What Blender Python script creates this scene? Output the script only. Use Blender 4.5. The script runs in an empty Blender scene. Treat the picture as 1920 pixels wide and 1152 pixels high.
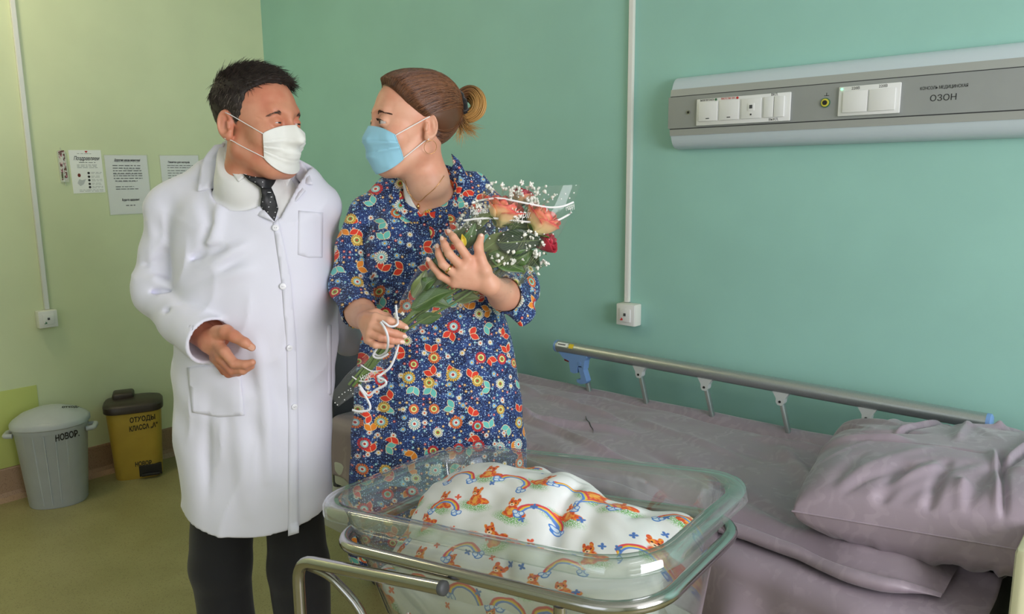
import bpy, bmesh, math, random
import numpy as np
from mathutils import Vector, Matrix
from mathutils.bvhtree import BVHTree
random.seed(7); rng = np.random.default_rng(7)
scene = bpy.context.scene
COL = scene.collection

# ---------------------------------------------------------------- camera
FPX = 1426.0
CAM = np.array([4.10, -2.447, 1.5])
_pi, _ya, _ro = np.radians([9.656, -41.92, -0.51])
_fw = np.array([np.sin(_ya)*np.cos(_pi), np.cos(_ya)*np.cos(_pi), -np.sin(_pi)])
_r0 = np.array([np.cos(_ya), -np.sin(_ya), 0.0]); _u0 = np.cross(_r0, _fw)
_r = _r0*np.cos(_ro)+_u0*np.sin(_ro); _u = -_r0*np.sin(_ro)+_u0*np.cos(_ro)
_fh = np.array([np.sin(_ya), np.cos(_ya), 0.0])
cd = bpy.data.cameras.new('camera'); cam = bpy.data.objects.new('camera', cd); COL.objects.link(cam)
cd.sensor_width = 36.0; cd.lens = FPX/1920*36.0; cd.clip_start = 0.05; cd.clip_end = 60
cam.matrix_world = Matrix(((_r[0], _u[0], -_fw[0], CAM[0]), (_r[1], _u[1], -_fw[1], CAM[1]), (_r[2], _u[2], -_fw[2], CAM[2]), (0, 0, 0, 1)))
scene.camera = cam

# ---------------------------------------------------------------- world, daylight, exposure
w = bpy.data.worlds.new('world'); scene.world = w; w.use_nodes = True
bg = w.node_tree.nodes['Background']; bg.inputs[0].default_value = (0.80, 0.90, 1.0, 1); bg.inputs[1].default_value = 1.0

def area(name, loc, rot, sx, sy, power, col):
    l = bpy.data.lights.new(name, 'AREA'); l.shape = 'RECTANGLE'; l.size = sx; l.size_y = sy; l.energy = power; l.color = col
    o = bpy.data.objects.new(name, l); COL.objects.link(o); o.location = loc; o.rotation_euler = rot
    return o
ROOM_X, ROOM_Y, ROOM_Z = 6.4, -4.4, 2.85
# daylight through the right-wall window, plus fill light added at the unseen rear one
area('window_daylight', (ROOM_X-0.02, -1.75, 1.70), (0, math.radians(90), 0), 1.55, 1.9, 150, (0.985, 0.955, 1.03))
area('window_daylight_rear', (3.2, ROOM_Y+0.02, 1.70), (math.radians(90), 0, 0), 1.9, 1.55, 14, (0.93, 0.97, 1.0))

vs = scene.view_settings
vs.view_transform = 'Standard'; vs.look = 'None'; vs.gamma = 1.0; vs.use_curve_mapping = False; vs.exposure = -0.70

# ---------------------------------------------------------------- pixel / plane helpers (1920x1152 photo frame)
def ray(px, py): return _fw + _r*(px-960)/FPX - _u*(py-576)/FPX
def on_plane(px, py, axis, val):
    q = ray(px, py); return CAM + q*((val-CAM[axis])/q[axis])
def hd(px, py, h):
    """world point seen at pixel (px,py), h metres in front of the camera measured horizontally"""
    q = ray(px, py); return CAM + q*(h/(q @ _fh))
# upright frame aligned with the viewing direction: X right, Y away, Z up (origin under the camera)
def V2W(P):
    P = np.atleast_2d(np.asarray(P, float))
    return np.stack([CAM[0]+P[:, 0]*_r0[0]+P[:, 1]*_fh[0], CAM[1]+P[:, 0]*_r0[1]+P[:, 1]*_fh[1], P[:, 2]], 1)
def VP(px, py, h):
    q = ray(px, py); t = h/(q @ _fh); return np.array([(q @ _r0)*t, h, CAM[2]+q[2]*t])

# ---------------------------------------------------------------- node expression helper
class NT:
    def __init__(self, name):
        self.m = bpy.data.materials.new(name); self.m.use_nodes = True
        self.t = self.m.node_tree; self.n = self.t.nodes; self.l = self.t.links
        self.bsdf = self.n['Principled BSDF']; self.out = self.n['Material Output']
    def set(self, sock, v):
        if isinstance(v, S): self.l.new(v.s, sock)
        elif isinstance(v, (tuple, list)):
            v = tuple(v); n = len(sock.default_value); sock.default_value = (v+(1.0,))[:n] if len(v) < n else v[:n]
        else: sock.default_value = v
    def node(self, typ, ins=(), out=0, **props):
        nd = self.n.new(typ)
        for k, v in props.items(): setattr(nd, k, v)
        for k, v in (ins.items() if isinstance(ins, dict) else enumerate(ins)):
            if v is not None: self.set(nd.inputs[k], v)
        return S(self, nd.outputs[out])
    def math(self, op, *a, clamp=False): return self.node('ShaderNodeMath', a, operation=op, use_clamp=clamp)
    def vmath(self, op, *a, out=0): return self.node('ShaderNodeVectorMath', a, operation=op, out=out)
    def coord(self, which='Object'): return self.node('ShaderNodeTexCoord', out=which)
    def uv(self): return self.node('ShaderNodeTexCoord', out='UV')
    def attr(self, name, out='Color'): return self.node('ShaderNodeAttribute', out=out, attribute_name=name)
    def scale(self, v, s): return self.vmath('MULTIPLY', v, s if isinstance(s, tuple) else (s, s, s))
    def noise(self, v, scale=5, detail=2, rough=.5, out=0, dist=0.0):
        return self.node('ShaderNodeTexNoise', {'Vector': v, 'Scale': scale, 'Detail': detail, 'Roughness': rough, 'Distortion': dist}, out=out)
    def sep(self, v):
        nd = self.n.new('ShaderNodeSeparateXYZ'); self.set(nd.inputs[0], v); return [S(self, o) for o in nd.outputs]
    def xyz(self, x=0, y=0, z=0): return self.node('ShaderNodeCombineXYZ', (x, y, z))
    def mix(self, f, a, b, blend='MIX'):
        nd = self.n.new('ShaderNodeMix'); nd.data_type = 'RGBA'; nd.blend_type = blend
        self.set(nd.inputs[0], f); self.set(nd.inputs[6], a); self.set(nd.inputs[7], b); return S(self, nd.outputs[2])
    def ss(self, x, a, b):   # smoothstep mask
        return self.node('ShaderNodeMapRange', (x, a, b, 0.0, 1.0), interpolation_type='SMOOTHSTEP', clamp=True)
    def ramp(self, f, stops, interp='LINEAR'):
        nd = self.n.new('ShaderNodeValToRGB'); nd.color_ramp.interpolation = interp; cr = nd.color_ramp
        while len(cr.elements) < len(stops): cr.elements.new(0.5)
        for e, (p, c) in zip(cr.elements, stops): e.position = p; e.color = (*c, 1)
        self.set(nd.inputs[0], f); return S(self, nd.outputs[0])
    def voronoi(self, v, scale, rnd=1.0, dims='2D', feature='F1'):
        nd = self.n.new('ShaderNodeTexVoronoi'); nd.voronoi_dimensions = dims; nd.feature = feature
        self.set(nd.inputs['Vector'], v); self.set(nd.inputs['Scale'], scale); self.set(nd.inputs['Randomness'], rnd)
        return {o.name: S(self, o) for o in nd.outputs}
    def bump(self, height, strength=.3, dist=.01):
        b = self.node('ShaderNodeBump', {'Height': height, 'Strength': strength, 'Distance': dist}); self.l.new(b.s, self.bsdf.inputs['Normal']); return b
    def done(self, base=None, rough=None, metal=None, **kw):
        if base is not None: self.set(self.bsdf.inputs['Base Color'], base)
        if rough is not None: self.set(self.bsdf.inputs['Roughness'], rough)
        if metal is not None: self.set(self.bsdf.inputs['Metallic'], metal)
        for k, v in kw.items(): self.set(self.bsdf.inputs[k.replace('_', ' ')], v)
        return self.m
class S:
    def __init__(self, t, s): self.t = t; self.s = s
    def __add__(a, b): return a.t.math('ADD', a, b)
    __radd__ = __add__
    def __sub__(a, b): return a.t.math('SUBTRACT', a, b)
    def __rsub__(a, b): return a.t.math('SUBTRACT', b, a)
    def __mul__(a, b): return a.t.math('MULTIPLY', a, b)
    __rmul__ = __mul__
    def __truediv__(a, b): return a.t.math('DIVIDE', a, b)
    def __neg__(a): return a.t.math('MULTIPLY', a, -1.0)
    def abs(a): return a.t.math('ABSOLUTE', a)
    def sqrt(a): return a.t.math('SQRT', a)
    def max(a, b): return a.t.math('MAXIMUM', a, b)
    def min(a, b): return a.t.math('MINIMUM', a, b)
    def gt(a, b): return a.t.math('GREATER_THAN', a, b)
    def lt(a, b): return a.t.math('LESS_THAN', a, b)
def lin(r, g, b):
    f = lambda c: (c/255/12.92) if c/255 <= .04045 else ((c/255+.055)/1.055)**2.4
    return (f(r), f(g), f(b))
def simple(name, col, rough=.5, metal=0.0, noise=0.0, nscale=40, bump=0.0, **kw):
    t = NT(name); base = col
    if noise or bump:
        n = t.noise(t.coord(), nscale, 3)
        if noise: base = t.mix(t.ss(n, .3, .7), tuple(c*(1-noise) for c in col), tuple(min(1, c*(1+noise)) for c in col))
        if bump: t.bump(n, bump, .004)
    return t.done(base, rough, metal, **kw)
def clear_film(name, tint=(1, 1, 1), ior=1.45, gloss_rough=.04, haze=0.0, strength=1.0, haze_col=(.8, .8, .8), edge=None):
    t = NT(name); tr = t.node('ShaderNodeBsdfTransparent', (tint,)); gl = t.node('ShaderNodeBsdfGlossy', {'Color': (1, 1, 1), 'Roughness': gloss_rough})
    df = t.node('ShaderNodeBsdfDiffuse', (haze_col,))
    if edge: lwt = t.node('ShaderNodeLayerWeight', (.5,), out='Facing'); t.l.new(t.mix(t.math('POWER', lwt, 3.0), tint, edge).s, tr.s.node.inputs[0])
    lw = t.node('ShaderNodeLayerWeight', (.5,), out='Facing'); f0 = ((ior-1)/(ior+1))**2; fr = t.math('POWER', lw, 5.0)*(1-f0)+f0
    m = t.node('ShaderNodeMixShader', (haze, tr, df)); m2 = t.node('ShaderNodeMixShader', (t.math('MULTIPLY', fr, strength, clamp=True), m, gl))
    t.l.new(m2.s, t.out.inputs['Surface']); return t.m

# ---------------------------------------------------------------- object helpers
def props(o, label=None, cat=None, group=None, kind=None):
    if label: o['label'] = label
    if cat: o['category'] = cat
    if group: o['group'] = group
    if kind: o['kind'] = kind
    return o
def thing(name, loc, label, cat, group=None):
    o = bpy.data.objects.new(name, None); COL.objects.link(o); o.location = tuple(float(c) for c in loc); o.empty_display_size = .05
    return props(o, label, cat, group)
def link(name, me, mat, parent=None, smooth=True):
    o = bpy.data.objects.new(name, me); COL.objects.link(o)
    if mat is not None and not me.materials: me.materials.append(mat)
    if parent is not None:
        o.parent = parent
        if parent.type == 'EMPTY': o.matrix_parent_inverse = Matrix.Translation(-parent.location)
    if smooth and len(me.polygons): me.polygons.foreach_set('use_smooth', np.ones(len(me.polygons), bool))
    return o
def mobj(name, verts, faces, mat, parent=None, smooth=True, uv=None, sharp=None):
    me = bpy.data.meshes.new(name); me.from_pydata([tuple(map(float, v)) for v in verts], [], [tuple(map(int, f)) for f in faces]); me.update()
    if uv is not None:
        ul = me.uv_layers.new(name='UVMap'); idx = np.zeros(len(me.loops), np.int32); me.loops.foreach_get('vertex_index', idx)
        ul.data.foreach_set('uv', np.asarray(uv, np.float32)[idx].ravel())
    o = link(name, me, mat, parent, smooth)
    if sharp is not None and smooth: sharpen(o, sharp)
    return o
def sharpen(o, deg=35):
    me = o.data; bm = bmesh.new(); bm.from_mesh(me); lim = math.radians(deg)
    for e in bm.edges:
        if len(e.link_faces) == 2 and e.calc_face_angle(0) > lim: e.smooth = False
    bm.to_mesh(me); bm.free(); return o
def bobj(name, bm, mat, parent=None, smooth=False, sharp=35):
    bmesh.ops.recalc_face_normals(bm, faces=bm.faces)
    me = bpy.data.meshes.new(name); bm.to_mesh(me); bm.free(); o = link(name, me, mat, parent, smooth)
    if smooth and sharp: sharpen(o, sharp)
    return o
def bm_box(bm, c, s, bev=0.0, rot=None, seg=2):
    r = bmesh.ops.create_cube(bm, size=1.0); vs = r['verts']
    for v in vs: v.co = Vector((v.co.x*s[0], v.co.y*s[1], v.co.z*s[2]))
    if bev > 0:
        es = list({e for v in vs for e in v.link_edges}); rb = bmesh.ops.bevel(bm, geom=es, offset=bev, segments=seg, affect='EDGES', profile=.5)
        vs = list({v for f in rb['faces'] for v in f.verts} | {v for v in vs if v.is_valid})
    for v in vs:
        co = v.co
        if rot is not None: co = rot @ co
        v.co = co + Vector(tuple(float(x) for x in c))
    return vs
def box(name, c, s, mat, parent=None, bev=0.0, rot=None, seg=2):
    bm = bmesh.new(); bm_box(bm, c, s, bev, rot, seg); return bobj(name, bm, mat, parent, smooth=bev > 0)
def frames(P, closed=False):
    P = np.asarray(P, float); n = len(P)
    T = np.roll(P, -1, 0)-np.roll(P, 1, 0) if closed else np.gradient(P, axis=0)
    T /= np.linalg.norm(T, axis=1)[:, None]+1e-12
    a = np.array([0, 0, 1.0]) if abs(T[0, 2]) < .9 else np.array([1.0, 0, 0])
    N = np.zeros_like(P); N[0] = np.cross(T[0], a); N[0] /= np.linalg.norm(N[0])
    for i in range(1, n):
        v = N[i-1]-T[i]*(N[i-1] @ T[i]); N[i] = v/(np.linalg.norm(v)+1e-12)
    return T, N, np.cross(T, N)
def tube_geo(P, R, n=10, closed=False, cap=True):
    P = np.asarray(P, float); R = np.broadcast_to(np.asarray(R, float), (len(P),)); T, N, B = frames(P, closed)
    a = np.linspace(0, 2*np.pi, n, endpoint=False)
    V = (P[:, None]+R[:, None, None]*(np.cos(a)[None, :, None]*N[:, None]+np.sin(a)[None, :, None]*B[:, None])).reshape(-1, 3)
    F = []; m = len(P)
    for i in range(m if closed else m-1):
        j = (i+1) % m
        for k in range(n): F.append((i*n+k, i*n+(k+1) % n, j*n+(k+1) % n, j*n+k))
    if cap and not closed: F.append(tuple(range(n))[::-1]); F.append(tuple((m-1)*n+k for k in range(n)))
    return V, F
class Geo:
    def __init__(self): self.V = []; self.F = []; self.n = 0
    def add(self, V, F):
        self.V.append(np.asarray(V, float)); self.F += [tuple(i+self.n for i in f) for f in F]; self.n += len(V); return self
    def tube(self, *a, **k): return self.add(*tube_geo(*a, **k))
    def obj(self, name, mat, parent=None, smooth=True, **k): return mobj(name, np.concatenate(self.V), self.F, mat, parent, smooth, **k)
def tube(name, P, R, mat, parent=None, n=12, closed=False, cap=True): return Geo().tube(P, R, n, closed, cap).obj(name, mat, parent, sharp=50)
def spline(P, n=8, closed=False):
    """Catmull-Rom through the points"""
    P = np.asarray(P, float); m = len(P); out = []
    for i in range(m if closed else m-1):
        if closed: a, b, c, d = P[(i-1) % m], P[i], P[(i+1) % m], P[(i+2) % m]
        else: a, b, c, d = P[max(i-1, 0)], P[i], P[i+1], P[min(i+2, m-1)]
        for t in np.linspace(0, 1, n, endpoint=False):
            out.append(.5*((2*b)+(-a+c)*t+(2*a-5*b+4*c-d)*t*t+(-a+3*b-3*c+d)*t**3))
    if not closed: out.append(P[-1])
    return np.array(out)
def fillet(P, r, n=6):
    """round the corners of a polyline"""
    P = [np.asarray(p, float) for p in P]; out = [P[0]]
    for i in range(1, len(P)-1):
        a, b, c = P[i-1], P[i], P[i+1]; u = (a-b)/np.linalg.norm(a-b); v = (c-b)/np.linalg.norm(c-b)
        k = min(r, .49*np.linalg.norm(a-b), .49*np.linalg.norm(c-b))
        for t in np.linspace(0, 1, n): out.append((1-t)**2*(b+u*k)+2*t*(1-t)*b+t*t*(b+v*k))
    out.append(P[-1]); return np.array(out)
def lathe(name, prof, c, mat, parent=None, n=32, sharp=40):
    V = []; F = []; m = len(prof)
    for (r, z) in prof:
        for k in range(n): V.append((c[0]+r*math.cos(2*math.pi*k/n), c[1]+r*math.sin(2*math.pi*k/n), c[2]+z))
    for i in range(m-1):
        for k in range(n): F.append((i*n+k, i*n+(k+1) % n, (i+1)*n+(k+1) % n, (i+1)*n+k))
    F.append(tuple(range(n))[::-1]); F.append(tuple((m-1)*n+k for k in range(n)))
    return mobj(name, V, F, mat, parent, sharp=sharp)
def grid_geo(P):
    """P: (n,m,3) array -> verts, quad faces"""
    n, m = P.shape[:2]; V = P.reshape(-1, 3); i, j = np.meshgrid(np.arange(n-1), np.arange(m-1), indexing='ij'); a = (i*m+j).ravel()
    return V, list(zip(a.tolist(), (a+1).tolist(), (a+m+1).tolist(), (a+m).tolist()))
def rings_geo(R, cap0=False, cap1=False):
    """R: (n rings, m pts, 3), closed around"""
    n, m = R.shape[:2]; V = R.reshape(-1, 3); F = []
    for i in range(n-1):
        for k in range(m): F.append((i*m+k, i*m+(k+1) % m, (i+1)*m+(k+1) % m, (i+1)*m+k))
    if cap0: F.append(tuple(range(m))[::-1])
    if cap1: F.append(tuple((n-1)*m+k for k in range(m)))
    return V, F
def text(body, size, mat, parent, M, name='lettering', align='CENTER', shear=0.0, extr=.0002, spacing=1.0, width=None, bold=0.0):
    """flat lettering: M maps the text plane (x right, y up, z out) to world"""
    cu = bpy.data.curves.new(name, 'FONT'); cu.body = body; cu.size = size; cu.align_x = align; cu.align_y = 'CENTER'; cu.shear = shear; cu.extrude = extr; cu.space_character = spacing; cu.offset = bold*size; cu.resolution_u = 2
    o = bpy.data.objects.new('tmp', cu); COL.objects.link(o)
    me = bpy.data.meshes.new_from_object(o.evaluated_get(bpy.context.evaluated_depsgraph_get())); bpy.data.objects.remove(o)
    if width:
        co = np.zeros(len(me.vertices)*3); me.vertices.foreach_get('co', co); x = co[0::3]; wd = x.max()-x.min()
        co[0::3] *= width/max(wd, 1e-6); me.vertices.foreach_set('co', co)
    me.transform(M); me.name = name; me.materials.clear()
    return link(name, me, mat, parent, smooth=False)
def basis(o, x, y, z):
    x, y, z, o = [np.asarray(a, float) for a in (x, y, z, o)]
    return Matrix(((x[0], y[0], z[0], o[0]), (x[1], y[1], z[1], o[1]), (x[2], y[2], z[2], o[2]), (0, 0, 0, 1)))
def noise1(x, seed=0):
    r = np.random.default_rng(seed); ph = r.uniform(0, 6.28, 6); fr = r.uniform(.7, 1.4, 6)*np.array([1, 1.7, 2.9, 4.3, 6.1, 8.3]); am = 1/np.array([1, 1.5, 2.2, 3.2, 4.5, 6])
    return sum(am[i]*np.sin(fr[i]*x+ph[i]) for i in range(6))/2
def noise2(x, y, seed=0, oct=4):
    r = np.random.default_rng(seed); out = 0
    for o in range(oct):
        for k in range(4):
            a = r.uniform(0, 6.28); f = 1.8**o*r.uniform(.8, 1.25); p = r.uniform(0, 6.28)
            out = out+np.sin((x*np.cos(a)+y*np.sin(a))*f+p)/1.8**o/4
    return out
def sstep(x, a, b):
    t = np.clip((x-a)/(b-a), 0, 1); return t*t*(3-2*t)

# ================================================================ materials
def wall_mat(name, col):
    t = NT(name); c = t.coord(); n = t.noise(c, 3.0, 3); n2 = t.noise(c, 220, 2)
    base = t.mix(t.ss(n, .3, .7), tuple(x*.97 for x in col), tuple(x*1.03 for x in col)); t.bump(n2, .12, .001)
    return t.done(base, .55)
M_WALL_BACK = wall_mat('mint_wall_paint', lin(152, 201, 190))
M_WALL_LEFT = wall_mat('pale_green_wall_paint', lin(213, 223, 184))  # same paint as the back wall, with warm light put into its colour
M_WALL_ROOM = wall_mat('cream_wall_paint', lin(205, 210, 190))
M_CEIL = simple('white_ceiling_paint', lin(235, 235, 230), .7)
def floor_mat():
    t = NT('speckled_olive_linoleum'); c = t.coord(); n = t.noise(c, 4, 3); v = t.voronoi(c, 110, 1, '3D'); v2 = t.voronoi(c, 260, 1, '3D')
    base = t.mix(t.ss(n, .3, .7), lin(148, 140, 96), lin(160, 152, 108))
    base = t.mix(t.ss(v['Distance'], .28, .18)*.55, base, lin(96, 88, 58)); base = t.mix(t.ss(v2['Distance'], .3, .2)*.4, base, lin(190, 182, 140))
    return t.done(base, t.node('ShaderNodeMapRange', (n, 0, 1, .32, .45)))
M_FLOOR = floor_mat()
def base_mat():
    t = NT('speckled_brown_linoleum_skirting'); c = t.coord(); v = t.voronoi(c, 130, 1, '3D'); v2 = t.voronoi(c, 240, 1, '3D')
    base = t.mix(t.ss(v['Distance'], .35, .2)*.5, lin(160, 132, 108), lin(104, 78, 60)); base = t.mix(t.ss(v2['Distance'], .3, .2)*.4, base, lin(192, 168, 140))
    return t.done(base, .45)
M_BASE = base_mat()
M_WHITE_PL = simple('white_plastic', lin(226, 228, 226), .35)
M_OFFWHITE = simple('off_white_trunking', lin(222, 224, 214), .4)
M_GREY_PL = simple('dark_grey_plastic', lin(70, 72, 74), .5)
M_BLACK = simple('black_plastic', lin(28, 26, 26), .45)
M_INK = simple('black_ink', lin(32, 32, 34), .7)
M_INK_GREY = simple('grey_ink', lin(100, 102, 104), .8)
M_RED_INK = simple('red_ink', lin(190, 40, 40), .6)
M_GREEN_INK = simple('green_ink', lin(60, 110, 80), .6)
M_PAPER = simple('white_paper', lin(244, 246, 244), .7)
M_ALU = simple('brushed_aluminium', lin(178, 184, 184), .38, .85, noise=.04, nscale=300)
M_CONSOLE = simple('grey_lacquered_console', lin(152, 156, 154), .42, .25, noise=.03, nscale=8)
M_CONS_LIP = simple('grey_console_lip', lin(168, 172, 168), .45, .2)
M_DIFF = simple('frosted_light_diffuser', lin(196, 210, 216), .35)
M_CHROME = simple('polished_steel', lin(186, 184, 182), .17, 1.0)

# ================================================================ the room
def struct(o, **k): props(o, kind='structure', **k); return o
T = .15
struct(box('floor', (ROOM_X/2, ROOM_Y/2, -.05), (ROOM_X+.4, -ROOM_Y+.4, .1), M_FLOOR), label='olive speckled linoleum floor')
struct(box('ceiling', (ROOM_X/2, ROOM_Y/2, ROOM_Z+.05), (ROOM_X+.4, -ROOM_Y+.4, .1), M_CEIL), label='plain white ceiling')
struct(box('wall_back', (ROOM_X/2, T/2, ROOM_Z/2), (ROOM_X+.3, T, ROOM_Z), M_WALL_BACK), label='mint green wall behind the bed')
struct(box('wall_left', (-T/2, ROOM_Y/2, ROOM_Z/2), (T, -ROOM_Y, ROOM_Z), M_WALL_LEFT), label='pale yellowish green wall with posters')
def holed_wall(name, axis, pos, lo, hi, w0, w1, z0, z1, mat, label):
    bm = bmesh.new()
    for a0, a1, b0, b1 in ((lo, w0, 0, ROOM_Z), (w1, hi, 0, ROOM_Z), (w0, w1, 0, z0), (w0, w1, z1, ROOM_Z)):
        c = [0, 0, (b0+b1)/2]; s = [T, T, b1-b0]; c[axis] = pos; c[1-axis] = (a0+a1)/2; s[1-axis] = a1-a0; bm_box(bm, c, s)
    return struct(bobj(name, bm, mat), label=label)
holed_wall('wall_right', 0, ROOM_X+T/2, ROOM_Y, 0, -2.75, -.75, .9, 2.5, M_WALL_ROOM, 'cream wall with the large window')
holed_wall('wall_rear', 1, ROOM_Y-T/2, 0, ROOM_X, 2.2, 4.2, .9, 2.5, M_WALL_ROOM, 'cream wall behind the photographer')
M_GLASS = clear_film('window_glass', (1, 1, 1), 1.2)
for i, (axis, pos, a0, a1) in enumerate(((0, ROOM_X+T/2, -2.75, -.75), (1, ROOM_Y-T/2, 2.2, 4.2))):
    bm = bmesh.new(); mid = (a0+a1)/2
    def bb(a, z, sa, sz):
        c = [0, 0, z]; s = [.06, .06, sz]; c[axis] = pos; c[1-axis] = a; s[1-axis] = sa; bm_box(bm, c, s, .005)
    for a in (a0+.035, mid, a1-.035): bb(a, 1.7, .07, 1.6)
    for z in (.935, 2.465): bb(mid, z, a1-a0, .07)
    o = struct(bobj('window_%d' % (i+1), bm, M_WHITE_PL), label='white framed window with daylight')
    for a in ((a0+mid)/2, (mid+a1)/2):
        c = [0, 0, 1.7]; s = [.006, .006, 1.5]; c[axis] = pos; c[1-axis] = a; s[1-axis] = (a1-a0)/2-.1; box('pane', c, s, M_GLASS, o)
def skirting(name, pts, label):
    prof = [(0, .158), (.006, .158), (.008, .15), (.008, .04), (.014, .02), (.03, .006), (.036, 0), (0, 0)]
    (x0, y0), (x1, y1), (nx, ny) = pts; V = []
    for (x, y) in ((x0, y0), (x1, y1)):
        for d, z in prof: V.append((x+nx*d, y+ny*d, z))
    n = len(prof); F = [(k, (k+1) % n, n+(k+1) % n, n+k) for k in range(n)]+[tuple(range(n)), tuple(range(2*n-1, n-1, -1))]
    return struct(mobj(name, V, F, M_BASE, smooth=False), label=label)
skirting('baseboard_left', ((0, ROOM_Y), (0, 0), (1, 0)), 'brown speckled coved skirting under the posters')
skirting('baseboard_back', ((0, 0), (ROOM_X, 0), (0, -1)), 'brown speckled coved skirting behind the bed')

# thin yellow-green square laid on the left wall, low down by the bins
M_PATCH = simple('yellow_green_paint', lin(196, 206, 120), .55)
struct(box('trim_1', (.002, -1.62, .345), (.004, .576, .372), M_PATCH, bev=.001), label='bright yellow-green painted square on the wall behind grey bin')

# cable trunking and call boxes
def call_box(name, axis, c, label, spot):
    """axis 0: on the left wall, 1: on the back wall; c = centre on the wall"""
    t = thing(name, c, label, 'call button')
    c = np.array(c); nrm = np.array([1.0, 0, 0]) if axis == 0 else np.array([0, -1.0, 0]); side = np.array([0, 1.0, 0]) if axis == 0 else np.array([1.0, 0, 0]); up = np.array([0, 0, 1.0])
    M = basis((0, 0, 0), side, up, nrm).to_3x3(); d = .045
    box('housing', c+nrm*d/2, (.084, .084, d), M_OFFWHITE, t, .005, M)
    box('frame', c+nrm*(d+.0015), (.080, .080, .004), M_WHITE_PL, t, .0018, M)
    k = box('button', c+nrm*(d+.005)+up*-.001, (.048, .05, .006), M_WHITE_PL, t, .0012, M)
    box('lens', c+nrm*(d+.0085)+up*.002, (.010, .011, .002), M_GREY_PL, k, .0004, M)
    bm = bmesh.new()
    for (a, b, s) in ((-.012, -.017, .007), (-.018, -.019, .004), (-.0135, -.012, .003)): bm_box(bm, c+nrm*(d+.0083)+side*a+up*b, (s, s, .0008), 0, M)
    bobj('call_symbol', bm, spot, k)
    return t
def trunking(name, axis, c, z0, label):
    c = np.array(c, float); t = thing(name, (c[0], c[1], z0), label, 'cable trunking'); h = ROOM_Z-z0
    s = (.020, .016, h) if axis == 1 else (.016, .022, h); o = np.array((0, -.008, 0)) if axis == 1 else np.array((.008, 0, 0))
    box('channel', (c[0]+o[0], c[1]+o[1], z0+h/2), s, M_OFFWHITE, t, .002)
    o2 = o*2.1; s2 = (.014, .001, h) if axis == 1 else (.001, .016, h)
    box('cover_strip', (c[0]+o2[0], c[1]+o2[1], z0+h/2), s2, M_WHITE_PL, t)
call_box('call_button', 1, (2.523, 0, .982), 'white wall call button box with pink mark at end of cable trunking above bed', M_RED_INK)
trunking('cable_trunking', 1, (2.505, 0), 1.026, 'white vertical cable trunking on the mint wall beside the console')
call_box('call_button', 0, (0, -1.262, .85), 'white wall call button box low on the pale green wall above bins', M_GREEN_INK)
trunking('cable_trunking', 0, (0, -1.252), .894, 'white vertical cable trunking on the pale green wall left of posters')

# unseen warm globe added to brighten the upper left wall
gl = thing('ceiling_lamp', (.62, -1.95, ROOM_Z), 'round warm white globe lamp under the ceiling by the left wall', 'lamp')
tg = NT('warm_lamp_glass'); tg.done((1, .9, .7), .4, Emission_Color=(1.0, .86, .58), Emission_Strength=50.0)
lathe('lamp_globe', [(.03, .03), (.09, .0), (.12, -.06), (.125, -.10), (.11, -.15), (.07, -.19), (.01, -.205)], (.62, -1.95, ROOM_Z-.03), tg.m, gl, 28); lathe('lamp_base', [(.07, 0), (.07, -.03), (.05, -.05)], (.62, -1.95, ROOM_Z-.001), M_WHITE_PL, gl, 24)

# ---------------------------------------------------------------- bed-head console
CX0, CX1 = 2.70, 4.75
t = thing('medical_console', (CX0, 0, 1.59), 'long grey medical wall console with sockets and frosted light strips', 'wall console')
def extr(name, prof, mat, x0=CX0, x1=CX1):
    n = len(prof); V = [(x, y, z) for x in (x0, x1) for (y, z) in prof]
    F = [(k, (k+1) % n, n+(k+1) % n, n+k) for k in range(n)]+[tuple(range(n)), tuple(range(2*n-1, n-1, -1))]
    return mobj(name, V, F, mat, t, True, sharp=25)
def arc(y0, z0, y1, z1, bulge, n=8):
    return [(y0+(y1-y0)*a+bulge*math.sin(math.pi*a)*-.7, z0+(z1-z0)*a+(bulge if z1 < z0 and z0 > 1.72 else -bulge)*math.sin(math.pi*a)) for a in np.linspace(0, 1, n)]
ud = arc(-.004, 1.838, -.060, 1.793, .012); ld = arc(-.004, 1.592, -.060, 1.638, .012)
extr('light_diffuser', ud+[(0, 1.793)], M_DIFF, CX0+.006); extr('light_diffuser', ld+[(0, 1.638)], M_DIFF, CX0+.006)
extr('lip', [(0, 1.793), (-.062, 1.793), (-.066, 1.770), (0, 1.770)], M_CONS_LIP, CX0+.004)
extr('lip', [(0, 1.638), (-.062, 1.638), (-.066, 1.659), (0, 1.659)], M_CONS_LIP, CX0+.004)
extr('front_panel', [(0, 1.767), (-.070, 1.767), (-.070, 1.662), (0, 1.662)], M_CONSOLE)
extr('seam', [(0, 1.770), (-.064, 1.770), (-.064, 1.767), (0, 1.767)], M_GREY_PL, CX0+.004); extr('seam', [(0, 1.662), (-.064, 1.662), (-.064, 1.659), (0, 1.659)], M_GREY_PL, CX0+.004)
FY = -.070
def cm(x, z, d=0.0): return basis((x, FY-d, z), (1, 0, 0), (0, 0, 1), (0, -1, 0))
R90 = Matrix.Rotation(math.radians(90), 3, 'X')
def plate(x0, x1, z0, z1): return box('socket_plate', ((x0+x1)/2, FY-.004, (z0+z1)/2), (x1-x0, .008, z1-z0), M_WHITE_PL, t, .003)
p1 = plate(2.811, 3.131, 1.666, 1.753)
for x0, x1 in ((2.821, 2.889), (2.896, 2.964), (2.972, 3.039)): box('switch_key', ((x0+x1)/2, FY-.0095, 1.711), (x1-x0, .005, .063), M_WHITE_PL, p1, .0015)
for x0, x1 in ((3.048, 3.079), (3.081, 3.113)): box('rocker', ((x0+x1)/2, FY-.010, 1.711), (x1-x0, .006, .063), M_WHITE_PL, p1, .0015)
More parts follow.
